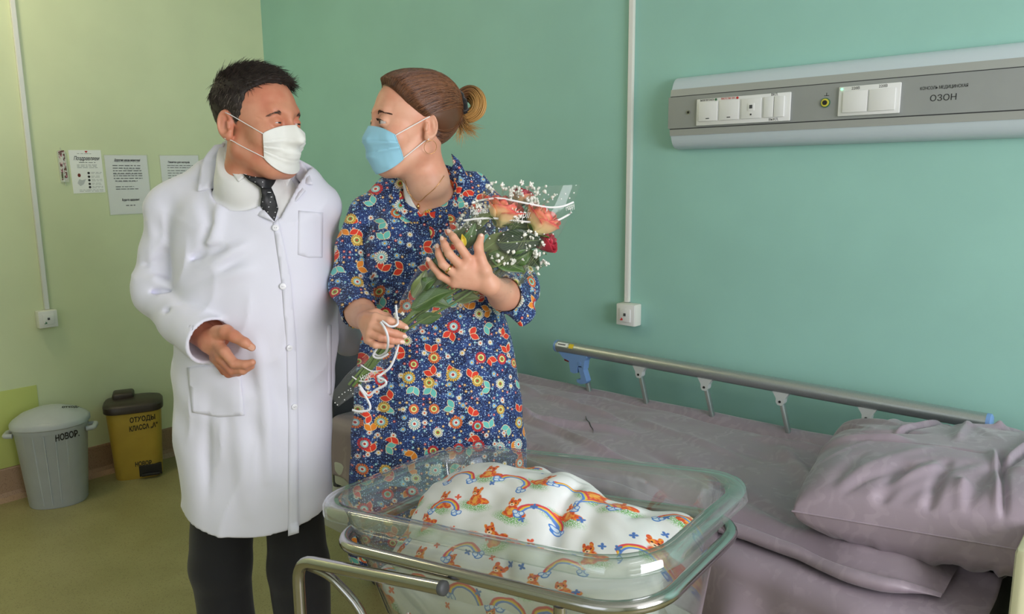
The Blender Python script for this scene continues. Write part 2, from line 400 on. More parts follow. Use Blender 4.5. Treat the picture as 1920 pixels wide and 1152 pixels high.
for x in (2.855, 2.93): box('indicator_slot', (x, FY-.0122, 1.688), (.012, .001, .003), M_GREY_PL, p1)
box('jack', (3.006, FY-.0125, 1.715), (.022, .002, .024), M_WHITE_PL, p1, .0005); box('jack_port', (3.006, FY-.0138, 1.716), (.010, .001, .011), M_GREY_PL, p1)
box('jack_mark', (3.006, FY-.0124, 1.692), (.005, .001, .005), M_INK, p1)
text('ВЫЗОВ ПЕРСОНАЛА', .0085, M_INK, p1, cm(2.850, 1.7475, .0082), width=.050); text('ПРИСУТСТВИЕ ПЕРС.', .0085, M_RED_INK, p1, cm(2.925, 1.7475, .0082), width=.050)
lathe_r = [(0.0045, 0), (.0045, .001)]
for x, m in ((2.882, M_GREEN_INK), (2.957, M_RED_INK)): tube('status_dot', [(x, FY-.008, 1.7475), (x, FY-.0095, 1.7475)], .004, m, p1)
text('ВКЛ.', .010, M_INK, p1, cm(3.080, 1.748, .0082)); text('ВЫКЛ.', .010, M_INK, p1, cm(3.080, 1.6725, .0082))
p2 = plate(3.274, 3.444, 1.670, 1.755)
for x0, x1 in ((3.288, 3.357), (3.361, 3.432)): box('socket_cover', ((x0+x1)/2, FY-.0095, 1.710), (x1-x0, .005, .061), M_WHITE_PL, p2, .0015)
text('220В', .011, M_INK, p2, cm(3.322, 1.7475, .0082)); text('220В', .011, M_INK, p2, cm(3.397, 1.7475, .0082))
tl = NT('green_indicator_lamp'); tl.done((.3, 1, .5), .4, Emission_Color=(.3, 1.0, .5), Emission_Strength=2.0)
tube('indicator_lamp', [(3.283, FY-.008, 1.7475), (3.283, FY-.0105, 1.7475)], .0035, tl.m, p2)
def ringlet(x, z, r0, r1, m, d=.003): tube('ground_terminal', [(x, FY, z), (x, FY-d, z)], r1, m, t, 20)
ringlet(3.235, 1.713, 0, .014, M_GREEN_INK, .004); ringlet(3.235, 1.713, 0, .0115, simple('yellow_plastic', lin(215, 205, 70), .5), .006); ringlet(3.235, 1.713, 0, .007, M_BLACK, .008)
text('⏚', .016, M_INK, t, cm(3.237, 1.736, .0006)) if False else None
bm = bmesh.new(); bm_box(bm, (3.237, FY-.0004, 1.7335), (.014, .0008, .0014)); bm_box(bm, (3.237, FY-.0004, 1.738), (.0014, .0008, .008)); bobj('ground_symbol', bm, M_INK, t)
tube('key_lock', [(2.778, FY, 1.713), (2.778, FY-.003, 1.713)], .0068, M_CHROME, t, 18); tube('key_hole', [(2.778, FY-.003, 1.713), (2.778, FY-.0035, 1.713)], .0042, M_BLACK, t, 14)
text('КОНСОЛЬ МЕДИЦИНСКАЯ', .012, M_INK, t, cm(3.550, 1.7325, .0005), width=.116); text('ОЗОН', .023, M_INK, t, cm(3.551, 1.704, .0005), width=.064)

# ---------------------------------------------------------------- posters and thermometer on the left wall
def lm(y, z, d=.0012): return basis((d, y, z), (0, 1, 0), (0, 0, 1), (1, 0, 0))
def sheet(name, y0, y1, z0, z1, label, tilt=0.0, film=False):
    t = thing(name, (0, (y0+y1)/2, z0), label, 'poster'); R = Matrix.Rotation(tilt, 3, 'X')
    box('paper', (.0012, (y0+y1)/2, (z0+z1)/2), (.0012, y1-y0, z1-z0), M_PAPER, t, 0, R)
    if film: box('plastic_sleeve', (.0022, (y0+y1)/2, (z0+z1)/2), (.0006, y1-y0+.012, z1-z0+.008), M_SLEEVE, t, 0, R)
    return t
M_SLEEVE = clear_film('plastic_sleeve_film', (.98, .98, .98), 1.3, .2, .03)
def block(t, y0, y1, zs, h, m, x=.002, name='printed_line', under=False, seed=0):
    """rows of small print, set as words"""
    r = random.Random(seed)
    for z in zs:
        bm = bmesh.new(); y = y0
        while y < y1-.004:
            wd = min(r.uniform(.008, .026), y1-y); bm_box(bm, (x, y+wd/2, z), (.0004, wd, h*r.uniform(.8, 1.0))); y += wd+r.uniform(.003, .006)
        bobj(name, bm, m, t)
s1 = sheet('poster', -1.080, -.933, 1.444, 1.652, 'white poster with script title Поздравляем, right of wall thermometer', .02)
text('Поздравляем', .026, M_INK, s1, lm(-1.005, 1.611, .0022), shear=.35, width=.118, bold=.012)
block(s1, -1.045, -.975, [1.634], .0016, M_INK_GREY, seed=1); block(s1, -1.04, -.965, [1.592], .003, M_INK_GREY, seed=2); block(s1, -1.05, -.955, [1.580, 1.574, 1.567], .0018, M_INK_GREY, seed=3)
def heart(c, s, m, par, name):
    a = np.linspace(0, 2*np.pi, 28, endpoint=False); X = .0625*16*np.sin(a)**3; Y = .0625*(13*np.cos(a)-5*np.cos(2*a)-2*np.cos(3*a)-np.cos(4*a))
    V = [(c[0]+d, c[1]+s*x, c[2]+s*y) for d in (0, .0006) for x, y in zip(X, Y)]; n = 28
    mobj(name, V, [tuple(range(n, 2*n)), tuple(range(n))[::-1]]+[(k, (k+1) % n, n+(k+1) % n, n+k) for k in range(n)], m, par, False)
heart((.0018, -1.003, 1.644), .006, M_RED_INK, s1, 'heart')
for i, z in enumerate((1.541, 1.523, 1.506, 1.488, 1.472)):
    tube('list_bullet', [(.0018, -1.001, z), (.0024, -1.001, z)], .0058, M_INK, s1, 16); block(s1, -.990, -.990+.05-.006*(i % 2), [z+.003, z-.003], .0014, M_INK_GREY, seed=10+i)
M_DKRED = simple('dark_red_ink', lin(110, 40, 30), .7)
def flat_poly(name, pts, m, par, x=.0019):
    n = len(pts); V = [(x+d, y, z) for d in (0, .0004) for y, z in pts]; mobj(name, V, [tuple(range(n, 2*n)), tuple(range(n))[::-1]]+[(k, (k+1) % n, n+(k+1) % n, n+k) for k in range(n)], m, par, False)
M_SKETCH = simple('pale_grey_ink', lin(196, 200, 202), .8)
flat_poly('sketched_baby', [(-1.056, 1.492), (-1.044, 1.478), (-1.030, 1.486), (-1.016, 1.512), (-1.034, 1.506), (-1.046, 1.512)], M_SKETCH, s1)
flat_poly('sketched_head', [(-1.045+.007*math.cos(a), 1.530+.009*math.sin(a)) for a in np.linspace(0, 6.28, 14, endpoint=False)], M_DKRED, s1)
block(s1, -1.05, -.94, [1.459], .0014, M_INK_GREY, seed=4); block(s1, -1.05, -.94, [1.452], .0014, M_INK_GREY, seed=5)
s2 = sheet('poster', -.919, -.711, 1.333, 1.630, 'white notice headed Дорогие наши мамочки in clear plastic sleeve', .012, True)
text('Дорогие наши мамочки!', .016, M_INK, s2, lm(-.812, 1.605, .003), width=.128, shear=.15, bold=.02)
block(s2, -.886, -.744, [1.578, 1.565, 1.552, 1.539, 1.527, 1.514], .0042, M_INK_GREY, .0028, seed=20); block(s2, -.880, -.770, [1.501], .0042, M_INK_GREY, .0028, seed=21)
for z, y0, y1 in ((1.561, -.83, -.75), (1.535, -.886, -.744), (1.4975, -.87, -.775), (1.5965, -.87, -.752)): block(s2, y0, y1, [z], .0010, M_INK, .0028, name='underline', seed=22)
block(s2, -.880, -.79, [1.472], .0036, M_INK_GREY, .0028, seed=23); block(s2, -.880, -.76, [1.460], .0036, M_INK_GREY, .0028, seed=24)
text('Будьте здоровы!', .016, M_INK, s2, lm(-.812, 1.405, .003), width=.085, bold=.02); text('ваш роддом', .008, M_INK_GREY, s2, lm(-.812, 1.376, .003), width=.045) if False else block(s2, -.838, -.79, [1.377], .004, M_INK_GREY, .0028, seed=25)
s3 = sheet('poster', -.642, -.434, 1.336, 1.633, 'white memo sheet in plastic sleeve half hidden behind man\'s shoulder', .02, True)
text('Памятка для матерей.', .014, M_INK, s3, lm(-.545, 1.597, .003), width=.118, bold=.015)
block(s3, -.61, -.47, [1.580, 1.569, 1.553, 1.540, 1.527, 1.514, 1.50, 1.487], .0034, M_INK_GREY, .0028, seed=30)
tt = thing('wall_thermometer', (0, -1.113, 1.47), 'small room thermometer with floral print on pale green wall', 'thermometer')
def therm_mat():
    t = NT('floral_thermometer_print'); c = t.coord(); x, y, z = t.sep(c); n = t.noise(c, 75, 2); n2 = t.noise(c, 110, 2)
    base = t.mix(t.ss(n, .50, .56), lin(214, 212, 204), lin(96, 52, 44)); base = t.mix(t.ss(n2, .56, .62), base, lin(196, 120, 140)); base = t.mix(t.ss(t.noise(c, 60, 1), .6, .65), base, lin(86, 96, 56))
    return t.done(base, .3)
R2 = Matrix.Rotation(.03, 3, 'X')
bm = bmesh.new(); bm_box(bm, (.004, -1.114, 1.571), (.006, .037, .182), 0, R2)
es = [e for e in bm.edges if abs((e.verts[0].co-e.verts[1].co).x) > .004]; bmesh.ops.bevel(bm, geom=es, offset=.017, segments=6, affect='EDGES'); bobj('back_board', bm, simple('clear_cream_plastic', lin(206, 212, 190), .25), tt)
box('printed_scale', (.0076, -1.114, 1.578), (.001, .026, .140), therm_mat(), tt, 0, R2)
tube('glass_tube', [(.0085, -1.112, 1.64), (.0085, -1.116, 1.505)], .0022, M_WHITE_PL, tt, 8); tube('bulb', [(.0085, -1.116, 1.508), (.0085, -1.116, 1.500)], .004, M_WHITE_PL, tt, 10)

# ================================================================ bins
M_GREYBIN = simple('grey_bin_plastic', lin(178, 184, 188), .42, noise=.03, nscale=12)
M_YELBIN = simple('mustard_bin_plastic', lin(188, 158, 64), .45, noise=.05, nscale=10)
M_BROWNLID = simple('dark_brown_lid_plastic', lin(52, 42, 36), .4)
def hand_text(body, size, M, par, width, mat=M_BLACK): return text(body, size, mat, par, M, width=width)
def sup(a, b, n, m=56, ph=0.0):
    th = np.linspace(0, 2*np.pi, m, endpoint=False)+ph; c, s = np.cos(th), np.sin(th)
    return np.stack([a*np.sign(c)*np.abs(c)**(2/n), b*np.sign(s)*np.abs(s)**(2/n)], 1)
def to_dir(c, yaw):
    return lambda P: np.stack([c[0]+P[:, 0]*math.cos(yaw)-P[:, 1]*math.sin(yaw), c[1]+P[:, 0]*math.sin(yaw)+P[:, 1]*math.cos(yaw), P[:, 2]], 1)
def rloft(name, levels, xf, mat, parent, cap0=True, cap1=True, m=56, sharp=40):
    R = np.array([xf(np.concatenate([sup(a, b, n, m), np.full((m, 1), z)], 1)) for a, b, n, z in levels]); V, F = rings_geo(R, cap0, cap1)
    return mobj(name, V, F, mat, parent, sharp=sharp)
# grey bin: oval tub, long axis along the wall; local x = along width facing the camera, y = depth
gc = (.197, -1.345); gy = math.radians(62)
g = thing('waste_bin', (*gc, 0), 'round grey plastic lidded bin hand-marked НОВОР. beside mustard pedal bin', 'bin'); xf = to_dir(gc, gy)
rloft('body', [(.118, .100, 2.3, 0), (.122, .104, 2.3, .006), (.150, .130, 2.2, .36), (.154, .134, 2.2, .365), (.154, .134, 2.2, .392), (.148, .128, 2.2, .392)], xf, M_GREYBIN, g)
for k in range(7):
    a = -2.55+k*.31; P = []
    for z, fa, fb in ((.02, .122, .105), (.36, .150, .131)): P.append((fa*math.cos(a), fb*math.sin(a)-.0005, z))
    tube('rib', xf(np.array(P)), .0035, M_GREYBIN, g, 8)
for s in (-1, 1):
    P = xf(np.array([(s*.150, -.035, .35), (s*.182, -.033, .352), (s*.182, .033, .352), (s*.150, .035, .35)])); tube('handle', fillet(P, .01), .012, M_GREYBIN, g, 8)
lid = rloft('lid', [(.160, .140, 2.2, .385), (.164, .144, 2.2, .388), (.164, .144, 2.2, .404), (.156, .136, 2.2, .414), (.120, .104, 2.2, .440), (.060, .05, 2.1, .462), (.01, .01, 2, .468)], xf, M_GREYBIN, g)
bm = bmesh.new(); vv = bm_box(bm, (0, 0, 0), (.052, .270, .026), .008)
Rz = Matrix.Rotation(gy, 3, 'Z')
for v in bm.verts:
    s = abs(v.co.y)/.135; v.co.z += .462-.060*s**2; v.co.x *= 1+.25*s
    v.co = Rz @ v.co + Vector((gc[0], gc[1], 0))
bobj('lid_handle', bm, M_GREYBIN, lid, True)
def obvh(*obs): 
    V = []; Q = []; n = 0
    for o in obs:
        V += [tuple(v.co) for v in o.data.vertices]; Q += [tuple(i+n for i in f.vertices) for f in o.data.polygons]; n = len(V)
    return BVHTree.FromPolygons(V, Q)
def painted(body, cx, cy, wpx, hpx, ang, bvh, par, mat=M_BLACK, bold=.03, off=.0012):
    """hand-painted lettering that follows the surface it is written on"""
    o = text(body, 1.0, mat, par, Matrix.Identity(4), bold=bold, extr=0.0); me = o.data; bm = bmesh.new(); bm.from_mesh(me); bmesh.ops.subdivide_edges(bm, edges=bm.edges, cuts=1); bm.to_mesh(me); bm.free()
    co = np.zeros(len(me.vertices)*3); me.vertices.foreach_get('co', co); co = co.reshape(-1, 3); mn, mx = co.min(0), co.max(0); x = (co[:, 0]-(mn[0]+mx[0])/2)/(mx[0]-mn[0])*wpx; y = (co[:, 1]-(mn[1]+mx[1])/2)/(mx[1]-mn[1])*hpx; a = math.radians(ang)
    for i in range(len(co)):
        q = ray(cx+x[i]*math.cos(a)-y[i]*math.sin(a)*.35, cy-x[i]*math.sin(a)-y[i]); q = q/np.linalg.norm(q); l, nn, _, _ = bvh.ray_cast(Vector(CAM), Vector(q))
        if l is None: l, nn, _, _ = bvh.find_nearest(Vector(hd(cx, cy, 3.0)))
        co[i] = np.array(l)+np.array(nn)*off*(1 if nn.dot(Vector(CAM)-l) > 0 else -1)
    me.vertices.foreach_set('co', co.ravel()); me.update(); return o
gb = obvh(*[c for c in g.children if c.name.split('.')[0] in ('body', 'rib')]); gl_ = obvh(lid, *lid.children)
painted('НОВОР.', 126, 817, 46, 13, 14, gb, g); painted('отходы', 134, 764, 36, 4.5, 2, gl_, lid); painted('нов', 93, 750, 12, 5, 24, gl_, lid)
# mustard pedal bin
yc = (.135, -.945); yy = math.radians(66)
yb = thing('pedal_bin', (*yc, 0), 'mustard yellow pedal bin with dark brown lid marked ОТХОДЫ КЛАССА А', 'bin'); xf = to_dir(yc, yy)
rloft('body', [(.108, .086, 4.2, 0), (.110, .088, 4.2, .004), (.128, .106, 4.2, .36), (.128, .106, 4.2, .372)], xf, M_YELBIN, yb)
lid = rloft('lid', [(.134, .113, 4, .352), (.138, .117, 4, .356), (.138, .117, 4, .384), (.130, .110, 4, .394), (.10, .080, 4, .404), (.02, .02, 3, .408)], xf, M_BROWNLID, yb)
bm = bmesh.new(); bm_box(bm, (0, 0, 0), (.10, .10, .05), .014, seg=3); Rz = Matrix.Rotation(yy, 3, 'Z'); cc = xf(np.array([[-.045, .05, .408]]))[0]
for v in bm.verts: v.co = Rz @ v.co + Vector(cc)
bobj('hinge_cover', bm, M_BROWNLID, lid, True)
bm = bmesh.new(); bm_box(bm, (0, 0, 0), (.105, .02, .058), .002); cc = xf(np.array([[.055, -.0855, .040]]))[0]
for v in bm.verts: v.co = Rz @ v.co + Vector(cc)
bobj('pedal_recess', bm, M_BLACK, yb)
bm = bmesh.new(); bm_box(bm, (0, 0, 0), (.085, .035, .014), .004); cc = xf(np.array([[.055, -.098, .022]]))[0]
for v in bm.verts: v.co = Rz @ v.co + Vector(cc)
bobj('pedal', bm, M_BLACK, yb)
yv = obvh(*[c for c in yb.children if c.name.split('.')[0] == 'body']); painted('ОТХОДЫ', 267, 786, 48, 12, 9, yv, yb); painted('КЛАССА „А“', 269, 801, 54, 12, 11, yv, yb); painted('НОВОР.', 270, 869, 33, 9, 8, yv, yb)

# ================================================================ bed
def fabric_lilac(name, k=1.0):
    t = NT(name); c = t.coord(); n = t.noise(c, 9, 4, dist=1.5)
    wv = t.node('ShaderNodeTexWave', {'Vector': c, 'Scale': 9.0, 'Distortion': 14.0, 'Detail': 2.0, 'Detail Scale': 1.6}, out=0)
    pa = t.ss(wv, .45, .75)*t.ss(n, .45, .6)
    base = t.mix(pa*.5, tuple(x*k for x in lin(150, 136, 147)), tuple(x*k for x in lin(166, 151, 162)))
    weave = t.noise(c, 600, 1); t.bump(weave, .12, .0008)
    t.done(base, .5-(pa*.12), Sheen_Weight=.25, Sheen_Roughness=.4); return t.m
M_LILAC = fabric_lilac('lilac_damask_satin')
M_LILAC2 = fabric_lilac('lilac_pillow_satin', 1.02)
M_SLATE = simple('dark_slate_laminate', lin(66, 68, 74), .5)
M_BEDFR = simple('light_grey_powder_coat', lin(190, 194, 190), .45)
M_BLUE = simple('blue_rail_plastic', lin(118, 156, 208), .38)
BX0, BX1, BY0, BY1 = 1.86, 3.88, -.90, -.12
bed = thing('hospital_bed', ((BX0+BX1)/2, (BY0+BY1)/2, 0), 'hospital bed with dark footboard and folding aluminium side rail along mint wall', 'bed')
box('frame', ((BX0+BX1)/2, BY0+.03, .40), (BX1-BX0, .05, .06), M_BEDFR, bed, .012); box('frame', ((BX0+BX1)/2, BY1-.03, .40), (BX1-BX0, .05, .06), M_BEDFR, bed, .012)
for x in (BX0+.03, 2.55, 3.2, BX1-.03): box('cross_bar', (x, (BY0+BY1)/2, .40), (.05, BY1-BY0-.06, .045), M_BEDFR, bed, .008)
for x in (BX0+.10, BX1-.10):
    for y in (BY0+.08, BY1-.06):
        lg = box('leg', (x, y, .235), (.06, .06, .28), M_BEDFR, bed, .006)
        V, F = tube_geo([(x, y-.018, .06), (x, y+.018, .06)], .06, 20); mobj('castor', V, F, M_GREY_PL, lg, sharp=40); box('castor_fork', (x, y, .105), (.05, .055, .05), M_BEDFR, lg, .006)
box('footboard', (BX0-.03, (BY0+BY1)/2, .66), (.032, BY1-BY0+.02, .60), M_SLATE, bed, .012)
M_CREAM = simple('cream_laminate', lin(214, 212, 176), .5)
box('headboard', (BX1+.055, (BY0+BY1)/2, .56), (.03, BY1-BY0+.02, .56), M_CREAM, bed, .012)
box('junction_box', (BX0+.10, BY0-.01, .46), (.16, .07, .09), M_BEDFR, bed, .010); box('actuator_housing', (BX0+.05, BY0+.0, .31), (.26, .12, .14), M_BEDFR, bed, .012)
tube('release_knob', [(BX0+.21, BY0-.01, .46), (BX0+.25, BY0-.01, .46)], .03, simple('olive_plastic', lin(150, 140, 60), .5), bed, 16)
box('mattress', ((BX0+BX1)/2, (BY0+BY1)/2, .53), (BX1-BX0-.02, BY1-BY0-.02, .20), simple('grey_mattress_ticking', lin(120, 118, 124), .8), bed, .03)
# side rail at the wall
RY = -.125
rail = tube('side_rail', [(2.262, RY, .838), (3.735, RY, .838)], .0235, M_ALU, bed, 24)
for x, sgn in ((2.262, -1), (3.735, 1)): tube('rail_cap', [(x, RY, .838), (x+sgn*.010, RY, .838), (x+sgn*.014, RY, .838)], [.0243, .0238, .018], M_BLUE, rail, 24)
for xp in (2.642, 2.905, 3.170, 3.432):
    # bracket: flared plate under the rail with a pivot bolt, then the slanting square strut
    prof = [(-.026, 0), (-.013, -.022), (-.013, -.034), (-.007, -.043), (.007, -.043), (.013, -.034), (.015, -.020), (.028, 0)]
    V = [(xp+a, y, .818+b) for y in (RY-.012, RY+.012) for a, b in prof]; n = len(prof)
    br = mobj('rail_bracket', V, [tuple(range(n)), tuple(range(2*n-1, n-1, -1))]+[(k, (k+1) % n, n+(k+1) % n, n+k) for k in range(n)], simple('light_grey_bracket', lin(196, 202, 200), .4) if xp < 2.7 else bpy.data.materials['light_grey_bracket'], rail, False)
    tube('pivot_bolt', [(xp, RY-.0122, .787), (xp, RY-.0135, .787)], .0042, M_BLACK, br, 12)
    d = np.array([.065, 0, -.235]); L = np.linalg.norm(d); Rm = Vector((0, 0, 1)).rotation_difference(Vector(d)).to_matrix()
    bm = bmesh.new(); bm_box(bm, np.array([xp+.003, RY, .782])+d*.5, (.014, .018, L), .003, Rm); bobj('rail_strut', bm, M_ALU, br, True)
# blue folding latch at the foot end of the rail
def ext_xz(name, pts, y0, y1, mat, par):
    n = len(pts); V = [(a, y, b) for y in (y0, y1) for a, b in pts]
    return mobj(name, V, [tuple(range(n)), tuple(range(2*n-1, n-1, -1))]+[(k, (k+1) % n, n+(k+1) % n, n+k) for k in range(n)], mat, par, False)
lt = ext_xz('rail_latch', [(2.275, .820), (2.30, .797), (2.327, .791), (2.335, .748), (2.352, .744), (2.366, .748), (2.369, .772), (2.375, .778), (2.388, .778), (2.398, .766), (2.403, .802), (2.412, .814), (2.412, .822)], RY-.018, RY+.016, M_BLUE, rail)
ext_xz('latch_trigger', [(2.296, .797), (2.300, .786), (2.322, .783), (2.330, .790), (2.326, .797)], RY-.010, RY+.01, simple('dark_red_plastic', lin(130, 30, 34), .4), lt)
ext_xz('latch_clip', [(2.370, .772), (2.392, .775), (2.412, .722), (2.405, .712), (2.385, .706), (2.366, .711), (2.364, .722), (2.382, .724), (2.384, .736)], RY-.016, RY+.014, M_BLUE, lt)
tube('rivet', [(2.380, RY-.018, .788), (2.380, RY-.0205, .788)], .006, M_BLUE, lt, 14)
box('latch_strut', (2.420, RY, .665), (.014, .018, .10), M_ALU, lt, .003, Matrix.Rotation(-.27, 3, 'Y'))
# adhesive stickers wrapped on the rail
def wrap(name, x0, x1, a0, a1, mat, r=.0239):
    A = np.radians(np.linspace(a0, a1, 7)); P = np.array([[(x, RY-r*np.cos(a), .838+r*np.sin(a)) for a in A] for x in (x0, x1)]); V, F = grid_geo(P); return mobj(name, V, F, mat, rail)
wrap('white_sticker', 2.270, 2.322, 15, 58, M_PAPER); wrap('yellow_sticker', 2.328, 2.350, 12, 58, simple('yellow_sticker', lin(226, 196, 40), .5))
wrap('sticker_print', 2.274, 2.312, 30, 42, M_INK_GREY, .0241)

# duvet / sheet with rumpled folds: u along the bed, v from the wall to the front edge and over it
def fold(u, v, p0, p1, amp, wid):
    p0, p1 = np.array(p0), np.array(p1); d = p1-p0; L2 = d @ d; t = np.clip(((u-p0[0])*d[0]+(v-p0[1])*d[1])/L2, -.15, 1.15)
    dist = np.hypot(u-p0[0]-t*d[0], v-p0[1]-t*d[1]); tt = ((u-p0[0])*d[0]+(v-p0[1])*d[1])/L2
    return amp*np.exp(-(dist/wid)**2)*sstep(tt, -.15, .15)*(1-sstep(tt, .85, 1.15))
nu, nv = 260, 130
u = np.linspace(BX0-.01, BX1+.0, nu)[:, None]; s = np.linspace(0, 1.02, nv)[None, :]      # s arc length from the wall edge
zt = .655+.0*u
ytop = .79+.02*noise1(u*5, 3); Rr = .05
def sheet_pts(off, hang, seed, front_extra=0.0):
    U = np.broadcast_to(u, (nu, nv)); Sx = np.broadcast_to(s, (nu, nv)); yt = np.broadcast_to(ytop+front_extra, (nu, nv))
    a = np.clip((Sx-yt)/Rr, 0, math.pi/2); dn = np.clip(Sx-yt-Rr*math.pi/2, 0, hang)
    Y = BY1+.02-(np.minimum(Sx, yt)+Rr*np.sin(a)+dn*.10); Z = zt-Rr*(1-np.cos(a))-dn
    w = noise2(U*5, Sx*7, seed)*.005+noise2(U*13, Sx*16, seed+1)*.0022
    for k in range(14):
        r = np.random.default_rng(seed*31+k); p0 = (r.uniform(BX0, BX1), r.uniform(.15, .75)); ang = r.normal(0.0, .35); L = r.uniform(.25, .7)
        w = w+fold(U, Sx, p0, (p0[0]+L*math.cos(ang), p0[1]+L*math.sin(ang)), r.uniform(.008, .020), r.uniform(.014, .036))
    W = w*(1-.3*(a/1.57)); hf = .012*np.sin(U*17+2*noise1(U*3, seed))*np.clip(dn/.1, 0, 1)+.007*np.sin(U*41+3*noise1(U*4, seed+2))*np.clip(dn/.1, 0, 1)
    Z = Z+W*np.cos(a)+off*np.cos(a); Y = Y-W*np.sin(a)-off*np.sin(a)-hf
    Z = Z+.045*np.exp(-((Sx-.0)/.07)**2)*(.6+.4*sstep(U, 2.2, 3.4))   # edge turned up against the rail
    return np.stack([U, Y, Z], 2)
P = sheet_pts(0, .30, 5); V, F = grid_geo(P)
sh = props(mobj('bed_sheet', V, F, M_LILAC), 'lilac satin bed sheet hanging down over the mattress front', 'sheet')
sm = sh.modifiers.new('s', 'SOLIDIFY'); sm.thickness = .003; sm.offset = -1
# the folded blanket lying on top (thicker, rounded front edge) - right-hand half near the pillow
nu2, nv2 = 220, 120
def blanket():
    ub = np.linspace(2.05, 3.80, nu2)[:, None]; sb = np.linspace(0, 1, nv2)[None, :]
    U = np.broadcast_to(ub, (nu2, nv2)); Sb = np.broadcast_to(sb, (nu2, nv2))
    front = -(.865+.028*noise1(U*4.2, 11)+.03*np.exp(-((U-3.62)/.16)**2)-.045*sstep(U, 3.70, 3.80)); back = -.165+.02*noise1(U*4, 12)
    th = .048+.010*noise1(U*6, 13)
    tt = np.clip(Sb/.8, 0, 1); Y = back+(front-back)*tt; Z = .672+th*sstep(np.sin(np.pi*np.clip(tt, 0, .999)), 0, .35)*(.55+.45*tt)
    a = np.clip((Sb-.8)/.2, 0, 1)*math.pi; Y = Y-np.sin(a)*.020; Z = np.where(Sb > .8, .672+th*.25*(1+np.cos(a))*1.2-.010*(a/np.pi), Z)
    w = noise2(U*6, Sb*6, 21)*.007+noise2(U*15, Sb*14, 22)*.0035
    for k in range(20):
        r = np.random.default_rng(900+k); p0 = (r.uniform(2.1, 3.7), r.uniform(.1, .8)); ang = r.normal(.1, .45); L = r.uniform(.2, .6)
        w = w+fold(U, Sb, p0, (p0[0]+L*math.cos(ang), p0[1]+L*math.sin(ang)), r.uniform(-.016, .024), r.uniform(.014, .036))
    endr = sstep(U, 2.05, 2.12)*(1-sstep(U, 3.72, 3.80)); Z = .668+(Z+w*(Sb < .97)-.668)*(.12+.88*endr)
    return np.stack([U, Y, Z], 2)
V, F = grid_geo(blanket())
bl = props(mobj('blanket', V, F, M_LILAC), 'rumpled lilac damask blanket spread on the hospital bed', 'blanket')
BLV, BLF = V, F
# hanging sheet corner below the blanket at the front
# ---------------------------------------------------------------- pillow
def pillow():
    n = 150; a = np.linspace(-1, 1, n); Uc, Vc = np.meshgrid(a, a, indexing='ij'); L, Wd, H = .375, .325, .125
    R = (1-np.abs(Uc)**3.0)*(1-np.abs(Vc)**3.0); prof = np.clip(R, 0, 1)**.36
    pin = 1-.10*(np.abs(Uc)*np.abs(Vc))**2+.0*Uc
    ex = 1-.06*(np.abs(Uc*Vc))**2
    X = Uc*L*(1-.07*(1-Vc**2)*np.abs(Uc)**3)*ex; Y = Vc*Wd*(1-.07*(1-Uc**2)*np.abs(Vc)**3)*ex
    wr = np.zeros_like(X)
    for k in range(46):
        r = np.random.default_rng(400+k); side = r.integers(0, 4); q = r.uniform(-.85, .85)
        p0 = [(q, -1), (q, 1), (-1, q), (1, q)][side]; cx, cy = r.normal(0, .25, 2); d = np.array([cx-p0[0], cy-p0[1]]); Lr = r.uniform(.3, .75); p1 = (p0[0]+d[0]*Lr, p0[1]+d[1]*Lr)
        wr = wr+fold(Uc, Vc, p0, p1, r.uniform(-.017, .019), r.uniform(.022, .05))
    wr = wr+.004*noise2(Uc*4, Vc*4, 77)
    for p0, p1 in (((-.15, .75), (-.45, .1)), ((.45, .7), (.15, -.35)), ((-.75, -.2), (-.05, -.25)), ((.1, -.2), (.1, -.95))): wr = wr-fold(Uc, Vc, p0, p1, .016, .018)+fold(Uc+.03, Vc, p0, p1, .012, .02)
    top = prof*H*(1+.12*Uc*0)+wr*np.clip(R*6, 0, 1); bot = -prof*H*.80+.5*wr*np.clip(R*6, 0, 1)
    e = np.ones_like(X)
    return X, Y, top, bot
X, Y, Zt, Zb = pillow()
def pil_place(X, Y, Z):
    # lean: back (wall) side raised, slight rotation on the bed
    P = np.stack([X.ravel(), Y.ravel(), Z.ravel()], 1); Rm = np.array(Matrix.Rotation(math.radians(11), 3, 'Z') @ Matrix.Rotation(math.radians(-3), 3, 'X') @ Matrix.Rotation(math.radians(-2), 3, 'Y')); P = P @ Rm.T
    return P+np.array([3.79, -.495, .765])
n = X.shape[0]; Vt = pil_place(X, Y, Zt); Vb = pil_place(X, Y, Zb); g1 = grid_geo(Vt.reshape(n, n, 3)); g2 = grid_geo(Vb.reshape(n, n, 3))
V = np.concatenate([Vt, Vb]); F = g1[1]+[tuple(i+n*n for i in f[::-1]) for f in g2[1]]
pl = thing('pillow', (3.79, -.475, .70), 'large rumpled lilac satin pillow at the head of the bed', 'pillow')
mobj('pillowcase', V, F, M_LILAC2, pl)
k = np.arange(n); bd = np.concatenate([Vt.reshape(n, n, 3)[:, 0], Vt.reshape(n, n, 3)[-1, :], Vt.reshape(n, n, 3)[::-1, -1], Vt.reshape(n, n, 3)[0, ::-1]])
tube('seam_piping', bd[::3], .0022, M_LILAC2, pl, 6, closed=True)

